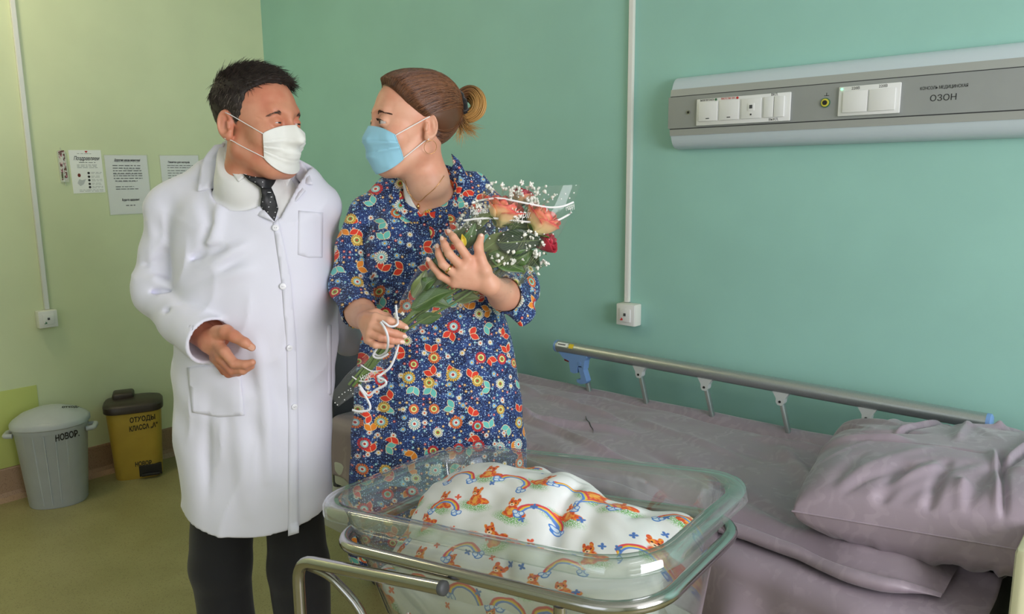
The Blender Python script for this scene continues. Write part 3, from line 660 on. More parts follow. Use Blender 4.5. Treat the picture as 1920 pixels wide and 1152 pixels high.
# ================================================================ implicit-surface modelling (organic shapes)
def _len(a): return np.sqrt(np.einsum('ij,ij->i', a, a))
def sph(P, c, r): return _len(P-np.asarray(c, P.dtype))-r
def ell(P, c, r, R=None):
    q = P-np.asarray(c, P.dtype)
    if R is not None: q = q @ np.asarray(R, P.dtype)
    r = np.asarray(r, P.dtype); q = q/r; k0 = _len(q); k1 = _len(q/r); return k0*(k0-1)/np.maximum(k1, 1e-9)
def cap(P, a, b, ra, rb=None):
    a = np.asarray(a, P.dtype); b = np.asarray(b, P.dtype); rb = ra if rb is None else rb; ab = b-a; q = P-a; t = np.clip((q @ ab)*P.dtype.type(1/float(ab @ ab)), 0, 1); q -= t[:, None]*ab
    return _len(q)-(t*P.dtype.type(rb-ra)+P.dtype.type(ra))
def rbox(P, c, s, r, R=None):
    q = P-np.asarray(c, P.dtype)
    if R is not None: q = q @ R
    q = np.abs(q)-np.asarray(s, P.dtype)+r; return _len(np.maximum(q, 0))+np.minimum(q.max(-1), 0)-r
def smin(a, b, k):
    h = np.maximum(k-np.abs(a-b), 0)*(1/k); return np.minimum(a, b)-h*h*(k*.25)
def smax(a, b, k): return -smin(-a, -b, k)
def chain(P, pts, rad, k=.01):
    d = None
    for i in range(len(pts)-1):
        e = cap(P, pts[i], pts[i+1], rad[i], rad[i+1]); d = e if d is None else smin(d, e, k)
    return d
def segd(P, pts):
    """distance to a polyline and parameter along it"""
    best = np.full(len(P), 1e9); par = np.zeros(len(P)); n = len(pts)-1
    for i in range(n):
        a = np.asarray(pts[i], P.dtype); ab = np.asarray(pts[i+1], P.dtype)-a; t = np.clip(((P-a) @ ab)/(ab @ ab), 0, 1); d = _len(P-a-t[:, None]*ab)
        m = d < best; best = np.where(m, d, best); par = np.where(m, (i+t)/n, par)
    return best, par
def ridge(P, pts, amp, wid):
    """fold: positive amp raises a soft ridge, negative cuts a crease along the polyline"""
    A = np.asarray(pts, float); mg = 2.6*wid; m = ((P > A.min(0)-mg) & (P < A.max(0)+mg)).all(1); out = np.zeros(len(P))
    if m.any(): d, t = segd(P[m], A); out[m] = amp*np.exp(-(d/wid)**2)*np.sin(np.pi*np.clip(t*.9+.05, 0, 1))**.6
    return out
def near(d, P, lo, hi, fn, k, mg=.07):
    """smooth-union fn into d, evaluated only around its bounding box"""
    m = ((P > np.asarray(lo)-mg) & (P < np.asarray(hi)+mg)).all(1)
    if m.any(): d = d.copy(); d[m] = smin(d[m], fn(P[m]), k)
    return d
def surfnet(field, lo, hi, res, blk=8, margin=1.6):
    lo = np.asarray(lo, float); hi = np.asarray(hi, float); nb = np.maximum(1, np.ceil((hi-lo)/(res*blk)).astype(int))
    g = np.stack(np.meshgrid(*[np.arange(n) for n in nb], indexing='ij'), -1).reshape(-1, 3); ctr = lo+(g+.5)*blk*res
    act = g[np.abs(field(ctr.astype(np.float32))) < blk*res*.87*margin]
    o = np.stack(np.meshgrid(*[np.arange(blk+1)]*3, indexing='ij'), -1).reshape(-1, 3)
    NX = nb*blk+2; key = lambda c: c[..., 0]+NX[0]*(c[..., 1]+NX[1]*c[..., 2]); VV = []; KK = []; QQ = []
    corner = np.array([(i, j, k) for i in (0, 1) for j in (0, 1) for k in (0, 1)]); edges = [(a, b) for a in range(8) for b in range(a+1, 8) if np.abs(corner[a]-corner[b]).sum() == 1]
    for s in range(0, len(act), 400):
        A = act[s:s+400]; C0 = (A*blk)[:, None]+o[None]; D = field((lo+C0*res).reshape(-1, 3).astype(np.float32)).reshape(len(A), blk+1, blk+1, blk+1)
        sub = [D[:, i:blk+i, j:blk+j, k:blk+k] for i, j, k in corner]; st = np.stack(sub, -1); neg = st < 0; any_ = neg.any(-1) & ~neg.all(-1)
        idx = np.argwhere(any_)
        if not len(idx): continue
        dv = st[any_]; cell = A[idx[:, 0]]*blk+idx[:, 1:]; acc = np.zeros((len(idx), 3)); cnt = np.zeros(len(idx))
        for a, b in edges:
            m = (dv[:, a] < 0) != (dv[:, b] < 0); t = np.where(m, dv[:, a]/(dv[:, a]-dv[:, b]+1e-20), 0)
            acc += np.where(m[:, None], corner[a]+t[:, None]*(corner[b]-corner[a]), 0); cnt += m
        VV.append(lo+(cell+acc/cnt[:, None])*res); KK.append(key(cell))
        for ax in range(3):
            d0 = D[:, :blk, :blk, :blk]; sl = [slice(0, blk)]*3; sl[ax] = slice(1, blk+1); d1 = D[(slice(None), *sl)]; m = np.argwhere((d0 < 0) != (d1 < 0))
            if not len(m): continue
            c = A[m[:, 0]]*blk+m[:, 1:]; fl = d0[tuple(m.T)] < 0; u, v = (ax+1) % 3, (ax+2) % 3; eu = np.eye(3, dtype=int)[u]; ev = np.eye(3, dtype=int)[v]
            q = np.stack([key(c-eu-ev), key(c-ev), key(c), key(c-eu)], 1); ok = (c[:, u] > 0) & (c[:, v] > 0); q[~fl] = q[~fl][:, ::-1]; QQ.append(q[ok])
    V = np.concatenate(VV); K = np.concatenate(KK); Q = np.concatenate(QQ); od = np.argsort(K); Ks = K[od]; p = np.searchsorted(Ks, Q); p = np.clip(p, 0, len(Ks)-1); ok = (Ks[p] == Q).all(1)
    return V, od[p[ok]]
def field_normals(field, V, e=.0015):
    n = np.stack([field(V+d)-field(V-d) for d in np.eye(3)*e], 1); return n/(np.linalg.norm(n, axis=1)[:, None]+1e-12)
def fast_mesh(name, V, Q, mat, parent=None, uv=None, attrs=None):
    me = bpy.data.meshes.new(name); me.vertices.add(len(V)); me.vertices.foreach_set('co', np.asarray(V, np.float32).ravel()); n = Q.shape[1]
    me.loops.add(len(Q)*n); me.loops.foreach_set('vertex_index', Q.astype(np.int32).ravel()); me.polygons.add(len(Q)); me.polygons.foreach_set('loop_start', np.arange(len(Q), dtype=np.int32)*n)
    me.update(calc_edges=True); me.validate()
    if uv is not None:
        ul = me.uv_layers.new(name='UVMap'); ul.data.foreach_set('uv', np.asarray(uv, np.float32)[Q.ravel()].ravel())
    for k, a in (attrs or {}).items():
        at = me.attributes.new(k, 'FLOAT', 'POINT'); at.data.foreach_set('value', np.asarray(a, np.float32))
    return link(name, me, mat, parent)
def merge(parts):
    V = []; Q = []; n = 0
    for v, q in parts: V.append(v); Q.append(q+n); n += len(v)
    return np.concatenate(V), np.concatenate(Q)
def bvh_of(V, Q): return BVHTree.FromPolygons([tuple(map(float, v)) for v in V], [tuple(map(int, q)) for q in Q])
def on_surf(bvh, px, py):
    """first hit of the sight line through a photo pixel with a surface (world coordinates)"""
    q = ray(px, py); q = q/np.linalg.norm(q); loc, nor, i, d = bvh.ray_cast(Vector(CAM), Vector(q))
    return (None, None) if loc is None else (np.array(loc), np.array(nor))
from mathutils.geometry import delaunay_2d_cdt
def drape(name, poly, bvh, off, mat, parent, step=5, thick=.003, lift=None, shape=None, curve=True, hfall=None, smooth_it=3):
    """cloth patch cut to an outline and laid on a garment: real sheet with its own thickness"""
    poly = [np.asarray(p, float) for p in poly]; B = []
    for i in range(len(poly)):
        a, b = poly[i], poly[(i+1) % len(poly)]; n = max(1, int(np.hypot(*(b-a))/step))
        for t in range(n): B.append(a+(b-a)*t/n)
    B = np.array(B); lo, hi = B.min(0), B.max(0); I = []
    xs = np.arange(lo[0], hi[0], step); ys = np.arange(lo[1], hi[1], step)
    def inside(p):
        x, y = p; c = False; j = len(B)-1
        for i in range(len(B)):
            if (B[i][1] > y) != (B[j][1] > y) and x < (B[j][0]-B[i][0])*(y-B[i][1])/(B[j][1]-B[i][1]+1e-12)+B[i][0]: c = not c
            j = i
        return c
    for x in xs:
        for y in ys:
            if inside((x, y)) and np.min(np.hypot(B[:, 0]-x, B[:, 1]-y)) > step*.6: I.append((x, y))
    pts = [Vector(p) for p in B]+[Vector(p) for p in I]; nB = len(B)
    vs, es, fs, *_ = delaunay_2d_cdt(pts, [(i, (i+1) % nB) for i in range(nB)], [], 1, 1e-4)
    P2 = np.array([[v.x, v.y] for v in vs]); H = np.full(len(P2), np.nan)
    for i, (x, y) in enumerate(P2):
        l, nn = on_surf(bvh, x, y)
        if l is not None: H[i] = (l-CAM) @ _fh
    if np.isnan(H).all(): H[:] = hfall
    med = np.nanmedian(H) if hfall is None else hfall; H = np.where(np.isnan(H) | (np.abs(H-med) > .14), med, H)
    nb = [set() for _ in P2]
    for f in fs:
        for a in f:
            for b in f:
                if a != b: nb[a].add(b)
    for _ in range(smooth_it): H = np.array([.5*H[i]+.5*np.mean([H[j] for j in nb[i]]) if nb[i] else H[i] for i in range(len(H))])
    O = off if shape is None else np.array([off+shape(x, y) for x, y in P2])
    V = np.array([hd(x, y, h) for (x, y), h in zip(P2, H-O)])
    fs = [f for f in fs if len(f) >= 3]
    me = bpy.data.meshes.new(name); me.from_pydata([tuple(v) for v in V], [], [tuple(f) for f in fs]); bm = bmesh.new(); bm.from_mesh(me); bmesh.ops.recalc_face_normals(bm, faces=bm.faces)
    nrm = sum((f.normal for f in bm.faces), Vector()); tocam = Vector(CAM-V.mean(0))
    if nrm.dot(tocam) < 0: bmesh.ops.reverse_faces(bm, faces=bm.faces)
    bm.to_mesh(me); bm.free()
    o = link(name, me, mat, parent); s = o.modifiers.new('thickness', 'SOLIDIFY'); s.thickness = thick; s.offset = -1; return o

# ================================================================ baby cot
M_TUB = clear_film('clear_acrylic', (.945, .965, .955), 1.6, .03, .03, 1.7, (.85, .9, .88), (.55, .62, .59))
def tub_frame():
    th, tx, ty = .10, .12, -.03; e1 = np.array([math.cos(th), math.sin(th), tx]); e1 /= np.linalg.norm(e1); e2 = np.array([-math.sin(th), math.cos(th), ty]); e2 -= e1*(e1 @ e2); e2 /= np.linalg.norm(e2)
    return np.array([3.176, -1.383, .90]), e1, e2, np.cross(e1, e2)
TO, TE1, TE2, TE3 = tub_frame()
def tw(P): P = np.atleast_2d(P); return TO+P[:, :1]*TE1+P[:, 1:2]*TE2+P[:, 2:3]*TE3
TA, TB, TRC = .388, .245, .115
def rrect(a, b, rc, n=10):
    out = []
    for sx, sy, t0 in ((1, 1, 0), (-1, 1, 90), (-1, -1, 180), (1, -1, 270)):
        for t in np.radians(np.linspace(t0, t0+90, n)): out.append((sx*(a-rc)+rc*math.cos(t), sy*(b-rc)+rc*math.sin(t)))
    o = np.array(out); nx = np.roll(o, -1, 0); mid = []
    for i in range(len(o)):
        L = np.hypot(*(nx[i]-o[i])); k = max(1, int(L/.03))
        for j in range(k): mid.append(o[i]+(nx[i]-o[i])*j/k)
    return np.array(mid)
cot = thing('baby_cot', (TO[0], TO[1], 0), 'hospital baby cot with clear acrylic tub on a steel tube stand', 'cot')
base_o = rrect(TA, TB, TRC); mrr = len(base_o)
def ring(d, z, a=TA, b=TB, rc=TRC):
    # inset copy of the outline, same vertex count
    A, Bq = a-d, b-d; R = max(rc-d*.5, .02); o = rrect(a, b, rc); c = np.array([np.sign(o[:, 0])*(a-rc), np.sign(o[:, 1])*(b-rc)]).T
    rel = o-np.clip(o, [-(a-rc), -(b-rc)], [a-rc, b-rc]); cc = np.clip(o, [-(a-rc), -(b-rc)], [a-rc, b-rc]); cc2 = cc*np.array([(A-R)/(a-rc), (Bq-R)/(b-rc)])
    return np.concatenate([cc2+rel*(R/rc), np.full((len(o), 1), z)], 1)
prof = [(.115, -.258), (.098, -.254), (.088, -.240), (.040, -.024), (.034, -.006), (.026, -.001), (.010, 0), (.004, -.002), (0, -.009), (-.001, -.026), (.003, -.026), (.004, -.010), (.010, -.005), (.024, -.006), (.031, -.012), (.037, -.030), (.084, -.240), (.094, -.2575), (.112, -.262)]
Rg = np.array([tw(ring(d, z)) for d, z in prof]); V, F = rings_geo(Rg, True, True)
mobj('acrylic_tub', V, F, M_TUB, cot, sharp=60)
rr_ = tw(ring(.030, -.088)); frame_ring = Geo().tube(rr_[::1], .0122, 14, closed=True).obj('frame_ring', M_CHROME, cot)
for sy in (-1, 1):
    y = sy*(TB-.006); P = [(-.02, y, -.106), (-TA-.035, y*.99, -.128)]; e0, e1_ = tw(P[0])[0], tw(P[1])[0]; q = e1_.copy(); q[2] = .12
    q2 = q+np.array([.72, .08, 0]); q2[2] = .12
    bar = tube('stand_tube', fillet([e0, e1_, q, q2], .05, 7), .0125, M_CHROME, cot, 14); d = (e0-e1_)/np.linalg.norm(e0-e1_)
    tube('end_plug', [e0-d*.001, e0+d*.006, e0+d*.009], [.0135, .0135, .010], M_GREY_PL, bar, 16)
    for q3 in (q, q2):
        c = q3+np.array([.03 if q3 is q else -.03, 0, -.05]); V, F = tube_geo([c-TE2*.012, c+TE2*.012], .05, 18); mobj('castor', V+np.array([0, 0, -.02]), F, M_GREY_PL, bar, sharp=40)
        tube('castor_stem', [c+np.array([0, 0, .07]), c], .009, M_CHROME, bar, 8)
    p0 = tw((-TA-.026, y*.9, -.150))[0]; p1 = p0+np.array([.16, .02, -.05]); p2 = p0+np.array([.25, .03, -.36]); p2[2] = .13
    tube('brace_tube', fillet([p0, p0+np.array([.06, .008, .0]), p1, p2], .06, 6), .009, M_CHROME, cot, 12)
    pa = tw((.21, y*.9, -.098))[0]; pb = pa.copy(); pb[2] = .12; tube('support_leg', [pa, pb], .011, M_CHROME, cot, 12)
    tube('hook', fillet([tw((.16, y*.93, -.10))[0], tw((.16, y*.93, -.02))[0]], .02), .004, M_CHROME, cot, 8) if False else None
a_, b_ = tw((-TA-.03, 0, -.2))[0], 0
q = tw((-TA-.035, -(TB-.006)*.99, 0))[0]; q2 = tw((-TA-.035, (TB-.006)*.99, 0))[0]; q[2] = q2[2] = .30; tube('cross_tube', [q, q2], .0125, M_CHROME, cot, 12)

# printed baby fabric: foxes, grass tufts, rainbows with clouds, butterflies
def baby_fabric():
    t = NT('white_cotton_with_fox_and_rainbow_print'); uv = t.uv()
    wob = t.noise(uv, 55, 2, out='Color'); uvw = t.vmath('ADD', uv, t.scale(t.vmath('SUBTRACT', wob, (.5, .5, .5)), .006))
    col = t.mix(t.noise(uv, 6, 2), lin(238, 238, 236), lin(228, 230, 230))
    def cells(scale, off, rnd=.55):
        c = t.vmath('ADD', uvw, (off[0], off[1], 0)); v = t.voronoi(c, scale, rnd); d = t.vmath('SUBTRACT', c, v['Position']); x, y, _ = t.sep(d)
        r = t.sep(v['Color']); ang = (r[0]-.5)*1.1; ca = t.math('COSINE', ang); sa = t.math('SINE', ang)
        return x*ca-y*sa, x*sa+y*ca, r
    def disc(x, y, cx, cy, rx, ry, soft=.12):
        q = ((x-cx)*(1/rx)); p = ((y-cy)*(1/ry)); d = (q*q+p*p).sqrt(); return t.ss(d, 1+soft, 1-soft)
    # grass + fox
    x, y, r = cells(10.5, (0, 0)); speck = t.noise(uv, 420, 1); on = r[1].gt(.22)
    gr = disc(x, y, 0, -.021, .036, .015, .5)*t.ss(speck, .40, .55)*on; col = t.mix(gr, col, t.mix(t.noise(uv, 200, 1), lin(60, 150, 60), lin(130, 200, 90)))
    fx = disc(x, y, 0, -.004, .015, .017).max(disc(x, y, -.004, .017, .012, .010)).max(disc(x, y, .019, -.006, .014, .008)).max(disc(x, y, -.012, .027, .004, .007)).max(disc(x, y, .004, .028, .004, .007)).max(disc(x, y, -.013, -.014, .008, .006))*on
    fcol = t.mix(t.ss(t.noise(uv, 130, 2), .45, .62), lin(222, 78, 36), lin(242, 150, 50)); fcol = t.mix(disc(x, y, -.006, .012, .006, .004)*.9, fcol, lin(250, 225, 190)); fcol = t.mix(disc(x, y, -.001, -.006, .006, .010)*.6, fcol, lin(250, 200, 90))
    fcol = t.mix(disc(x, y, -.009, .018, .0016, .002).max(disc(x, y, .001, .018, .0016, .002)).max(disc(x, y, -.006, .012, .0018, .0014)), fcol, lin(60, 30, 20))
    col = t.mix(fx, col, fcol)
    # rainbows
    x, y, r = cells(9.2, (.061, .037)); on = r[1].gt(.40); rad = ((x*x)+(y*y)*1.5).sqrt(); arc_ = t.ss(rad, .027, .029)*t.ss(rad, .044, .042)*y.gt(-.002)*on
    rc = t.ramp((rad-.028)*(1/.015), [(0, lin(80, 130, 215)), (.3, lin(110, 150, 225)), (.36, lin(240, 215, 80)), (.6, lin(240, 170, 60)), (.68, lin(226, 70, 60)), (1, lin(220, 80, 110))])
    col = t.mix(arc_, col, rc)
    for sx in (-1, 1):
        for (cx, cy, cr) in ((.036*sx, -.007, .009), (.030*sx, -.002, .006), (.044*sx, -.003, .006)):
            d = (((x-cx)*(x-cx))+((y-cy)*(y-cy))).sqrt(); col = t.mix(t.ss(d, cr*1.06, cr*.9)*on, col, lin(214, 230, 246)); col = t.mix(t.ss(d, cr*1.1, cr)*t.ss(d, cr*.62, cr*.8)*on, col, lin(70, 130, 208))
    # butterflies / little flowers
    x, y, r = cells(21, (.013, .09), .8); on = r[1].gt(.66); a = t.math('ARCTAN2', y, x); rad = (x*x+y*y).sqrt(); pet = rad-(t.math('ABSOLUTE', t.math('SINE', a*2.0))*.0055+.0025)
    col = t.mix(t.ss(pet, .0012, -.0012)*on, col, t.mix(r[2].gt(.4), lin(232, 92, 60), lin(78, 120, 190)))
    weave = t.noise(t.scale(uv, (900, 900, 1)), 1, 1); t.bump(weave, .1, .0006)
    return t.done(col, .75, Sheen_Weight=.1)
M_BABY = baby_fabric()
def tub_inside(P, d0=.046):   # rounded box following the tub's inner wall
    z = P[:, 2]; ins = d0+(-z)*.225; q = np.abs(P[:, :2])-np.stack([TA-ins-.06, TB-ins-.06], 1); return _len(np.maximum(q, 0))+np.minimum(q.max(-1), 0)-.06
def mat_field(P):
    d = smax(tub_inside(P, .040), P[:, 2]+.165+.006*np.sin(P[:, 0]*23+1)*np.cos(P[:, 1]*19), .03); d = smax(d, -.248-P[:, 2], .02)
    return d+.0025*np.sin(P[:, 0]*60+3*np.sin(P[:, 2]*30))*np.exp(-((P[:, 2]+.2)/.05)**2)
V, Q = surfnet(mat_field, (-.40, -.27, -.262), (.40, .27, -.10), .005)
W = tw(V); cm_ = props(fast_mesh('cot_mattress', W, Q, M_BABY, uv=np.stack([V[:, 0], V[:, 1]+V[:, 2]], 1)), 'cot mattress in fox and rainbow print cover filling the clear tub', 'mattress')
def bundle_field(P):
    x, y, z = P.T
    d = ell(P, (-.105, .045, -.115), (.215, .135, .135)); d = smin(d, ell(P, (.045, .035, -.10), (.11, .125, .105)), .05)
    d = smin(d, ell(P, (.175, .045, -.115), (.115, .115, .085)), .03); d = smin(d, ell(P, (.265, .09, -.10), (.05, .055, .055)), .03)
    d = smin(d, ell(P, (-.03, -.05, -.165), (.30, .12, .07)), .06)
    d = smin(d, ell(P, (.20, -.10, -.16), (.10, .085, .06)), .04)
    d = smin(d, ell(P, (-.10, .150, -.035), (.06, .04, .022)), .03)
    # cloth folds
    for pts, a, w_ in ((((-.30, -.02, -.13), (-.15, -.07, -.06), (.0, -.08, -.06)), .010, .022), (((-.05, -.09, -.07), (.02, -.04, -.02), (.06, .06, -.0)), .012, .020), (((.07, .08, -.01), (.09, 0, -.03), (.10, -.09, -.10)), -.018, .018),
                      (((.10, .09, -.03), (.12, .0, -.04), (.14, -.10, -.10)), .012, .018), (((.03, .1, .0), (.05, .0, -.01), (.06, -.1, -.09)), .012, .02), (((-.18, -.06, -.08), (-.17, -.12, -.14)), .012, .02), (((-.05, -.06, -.07), (-.09, -.14, -.15)), .012, .022), (((.02, -.08, -.09), (.05, -.16, -.16)), -.014, .018),
                      (((.16, .03, -.03), (.24, -.01, -.08), (.28, -.08, -.14)), .012, .018), (((.22, .08, -.04), (.20, .0, -.06)), -.012, .014), (((-.27, .06, -.06), (-.12, .02, -.0)), .008, .02), (((-.2, .1, -.0), (-.02, .09, .01)), -.006, .02)):
        d = d-ridge(P, pts, a, w_)
    d = d+.0022*np.sin(x*85+4*np.sin(y*30))*np.cos(y*60+z*40)+.003*np.sin(x*24+y*31)
    d = smax(d, tub_inside(P, .047), .012); d = smax(d, -.175-z, .004); return d
V, Q = surfnet(bundle_field, (-.39, -.25, -.19), (.39, .25, .06), .0035)
props(fast_mesh('baby_blanket', tw(V), Q, M_BABY, uv=np.stack([V[:, 0]+.02, V[:, 1]+V[:, 2]*.9], 1)), 'bundled white baby blanket printed with foxes and rainbows in the tub', 'blanket')
# loose end of the cloth hanging over the front right wall, inside the tub

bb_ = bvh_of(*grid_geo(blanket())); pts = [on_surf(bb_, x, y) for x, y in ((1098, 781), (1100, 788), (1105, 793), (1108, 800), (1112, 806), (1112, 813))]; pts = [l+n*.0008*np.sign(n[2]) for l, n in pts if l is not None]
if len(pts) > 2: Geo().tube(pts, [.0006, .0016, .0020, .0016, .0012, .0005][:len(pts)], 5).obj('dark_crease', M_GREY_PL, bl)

# ================================================================ people
def skin_mat(name, base, ruddy, seed):
    t = NT(name); c = t.coord(); n = t.noise(c, 14, 3); n2 = t.noise(c, 900, 2); n3 = t.noise(c, 45, 3)
    col = t.mix(t.ss(n, .35, .7), base, ruddy); col = t.mix(t.ss(n3, .5, .75)*.25, col, tuple(x*.8 for x in ruddy)); t.bump(n2, .10, .0006)
    return t.done(col, .48, Subsurface_Weight=.12, Subsurface_Radius=(.9, .35, .2), Subsurface_Scale=.006)
M_SKIN_M = skin_mat('ruddy_tanned_skin', lin(208, 146, 116), lin(196, 120, 92), 1)
M_SKIN_W = skin_mat('fair_skin', lin(224, 170, 142), lin(218, 152, 124), 2)
def hair_mat(name, a, b, tip=None, rough=.42):
    t = NT(name); f = t.attr('along', 'Fac'); r = t.attr('shade', 'Fac'); col = t.mix(r, a, b)
    if tip: col = t.mix(t.ss(f, tip[1], tip[2]), col, t.mix(r, tuple(x*.8 for x in tip[0]), tip[0]))
    return t.done(col, rough)
M_HAIR_M = hair_mat('dark_brown_short_hair', lin(34, 26, 22), lin(66, 52, 44), rough=.68)
M_HAIR_MG = hair_mat('greying_temple_hair', lin(70, 60, 52), lin(132, 120, 108), rough=.68)
M_HAIR_W = hair_mat('chestnut_hair', lin(70, 42, 28), lin(142, 94, 62), rough=.32)
M_HAIR_WB = hair_mat('blonde_tipped_hair', lin(90, 58, 36), lin(140, 96, 60), (lin(214, 164, 96), .2, .6), .34)
M_EYEW = simple('eye_white', lin(190, 180, 174), .3); M_IRIS = simple('dark_iris', lin(52, 38, 32), .2)
M_LASH = simple('eyelash_hair', lin(40, 28, 24), .6)
def cloth(name, col, rough=.75, weave=700, k=.10, sheen=.15):
    t = NT(name); c = t.coord(); n = t.noise(c, 6, 3); t.bump(t.noise(c, weave, 1), k, .0006)
    return t.done(t.mix(n, tuple(x*.97 for x in col), tuple(min(1, x*1.02) for x in col)), rough, Sheen_Weight=sheen)
M_COAT = cloth('white_coat_cotton', lin(226, 226, 238), .7)
M_SHIRT = cloth('white_shirt_cotton', lin(228, 228, 226), .7)
M_TROUSER = cloth('black_wool_trousers', lin(20, 20, 24), .85)
M_MASKW = cloth('white_mask_fabric', lin(232, 232, 226), .7, 500)
M_MASKB = cloth('pale_blue_mask_fabric', lin(150, 204, 226), .7, 500)
M_ELASTIC = simple('white_elastic', lin(238, 236, 232), .6)
def tie_mat():
    t = NT('black_tie_with_pin_dots'); c = t.coord(); x, y, z = t.sep(c); v = t.voronoi(t.xyz(x+y*.3, z, 0), 85, .15); d = t.ss(v['Distance'], .09, .05)
    return t.done(t.mix(d, lin(24, 24, 28), lin(220, 220, 220)), .5)
M_TIE = tie_mat()

def head_axes(yaw, pitch=0.0, roll=0.0):
    """columns: his/her left, forward, up in the upright view frame; yaw>0 turns towards image right"""
    a = math.radians(yaw); F = np.array([math.sin(a), -math.cos(a), 0]); L = np.array([math.cos(a), math.sin(a), 0]); U = np.array([0, 0, 1.0])
    p = math.radians(pitch); F, U = F*math.cos(p)+U*math.sin(p), U*math.cos(p)-F*math.sin(p)
    r = math.radians(roll); L, U = L*math.cos(r)+U*math.sin(r), U*math.cos(r)-L*math.sin(r)
    return np.stack([L, F, U], 1)
class Head:
    def __init__(s, c, yaw, scale=1.0, male=True, pitch=0, roll=0, slit=.0030):
        s.c = np.asarray(c, float); s.A = head_axes(yaw, pitch, roll); s.k = scale; s.male = male; s.slit = slit
    def loc(s, P): return ((P-s.c.astype(P.dtype)) @ s.A.astype(P.dtype))/P.dtype.type(s.k)
    def out(s, p): return s.c+(np.atleast_2d(p)*s.k) @ s.A.T
    def skull(s, p):
        m = s.male
        d = ell(p, (0, -.016, .046), (.077 if m else .072, .096 if m else .092, .084 if m else .080)); d = smin(d, ell(p, (0, .036, .030), (.066 if m else .062, .060, .080)), .03); return d
    def face(s, p):
        m = s.male; q = p.copy(); q[:, 0] = np.abs(q[:, 0]); d = s.skull(p)
        d = smin(d, ell(p, (0, .034, -.045), (.063 if m else .055, .056, .066)), .03); d = smin(d, ell(p, (0, .070, -.094), (.030 if m else .022, .024, .022)), .03)
        d = smin(d, sph(q, (.040 if m else .037, .062, -.022), .030 if m else .028), .025)
        d = smin(d, cap(q, (.056 if m else .047, -.004, -.052), (.030, .058, -.092), .020 if m else .015), .03)
        d = smin(d, cap(q, (0, .094, .032), (.034, .082, .036), .011 if m else .008), .018)
        d = smin(d, cap(p, (0, .094, .018), (0, .117 if m else .106, -.026), .008, .012 if m else .010), .014); d = smin(d, sph(q, (.011, .104, -.030), .0085), .008)
        d = smin(d, ell(p, (0, .094 if m else .090, -.058), (.024, .012, .007)), .008); d = smin(d, ell(p, (0, .092, -.068), (.021, .012, .008)), .008)
        fine = (np.abs(d) < .06) if len(p) > 200 else np.ones(len(p), bool)
        if not fine.all():
            d = d.copy()
            if fine.any(): d[fine] = s.details(p[fine], q[fine], d[fine])
            return d
        return s.details(p, q, d)
    def details(s, p, q, d):
        m = s.male
        d = smax(d, -sph(q, (.032, .108, .010), .0185), .016); e = np.array([.032, .0835, .011])
        lid = sph(q, e, .0148); r = q-e; open_ = np.maximum(np.abs(r[:, 2]+.0012+(.10*(r[:, 0])**2)/.012)-s.slit*np.sqrt(np.clip(1-(r[:, 0]/.0135)**2, 0, 1)), -(r[:, 1]))
        lid = smax(lid, -open_, .0015); d = smin(d, lid, .005)
        if m: d = d-ridge(q, [(.020, .093, -.003), (.032, .092, -.008), (.044, .082, -.004)], .0025, .004)+ridge(q, [(.050, .074, .012), (.066, .058, .020)], .002, .0022)+ridge(q, [(.050, .074, .006), (.066, .058, .002)], .002, .0022)+ridge(p, [(-.035, .098, .070), (0, .104, .068), (.035, .098, .070)], .0012, .003)
        # ears
        th = .30; ax = np.array([[math.cos(.45), math.sin(.45), 0], [-math.sin(.45), math.cos(.45), 0], [0, 0, 1]]).T
        ec = np.array([.080 if m else .074, -.022 if m else -.014, .004]); ear = ell(q, ec, (.0085, .0195 if m else .017, .033 if m else .029), ax)
        ear = smin(ear, ell(q, ec+np.array([-.001, .006, -.026]), (.0075, .0095, .010)), .008)
        ear = smax(ear, -ell(q, ec+np.array([.0078, .001, .002]), (.0092, .0135, .0235), ax), .004); ear = smin(ear, cap(q, ec+np.array([.001, .010, .004]), ec+np.array([.002, .012, -.008]), .004), .004)
        ear = smin(ear, cap(q, ec+np.array([.000, -.004, .014]), ec+np.array([.001, -.008, -.010]), .0035), .005)
        return smin(d, ear, .006)
    def field(s, P):
        p = s.loc(P); d = _len(p)-.16; m = d < .06
        if m.any(): d[m] = np.minimum(s.face(p[m]), 9)
        return d*s.k
    def ray_face(s, o, dirs, f=None, r0=.16):
        """radius at which rays from local point o along dirs leave the face"""
        f = f or s.face; r = np.full(len(dirs), r0)
        for _ in range(40): r = r-np.clip(f(o+dirs*r[:, None]), -.02, .03)*.7
        return r
    def eyes(s, parent):
        for sx in (-1, 1):
            e = np.array([[sx*.032, .0835, .011]]); c = s.out(e)[0]; V = []; n, mm = 18, 14; fwd = np.array([-.25*sx*0+(.12 if s.male else -.12), 1.0, .02]); fwd /= np.linalg.norm(fwd); up = np.array([0, 0, 1.0]); sd = np.cross(fwd, up); sd /= np.linalg.norm(sd); up = np.cross(sd, fwd)
            R = np.array([[e[0]+.0136*(math.cos(a)*fwd+math.sin(a)*(math.cos(b)*sd+math.sin(b)*up)) for b in np.linspace(0, 2*np.pi, n, endpoint=False)] for a in np.linspace(.02, math.pi-.02, mm)])
            V, F = rings_geo(R, True, True); eye = mobj('eye', V2W(s.out(V)), F, M_EYEW, parent)
            R = np.array([[e[0]+(.01385+.0004*(1-a/.42))*(math.cos(a)*fwd+math.sin(a)*(math.cos(b)*sd+math.sin(b)*up)) for b in np.linspace(0, 2*np.pi, n, endpoint=False)] for a in np.linspace(.02, .46, 6)])
            V, F = rings_geo(R, True, False); mobj('iris', V2W(s.out(V)), F, M_IRIS, eye)
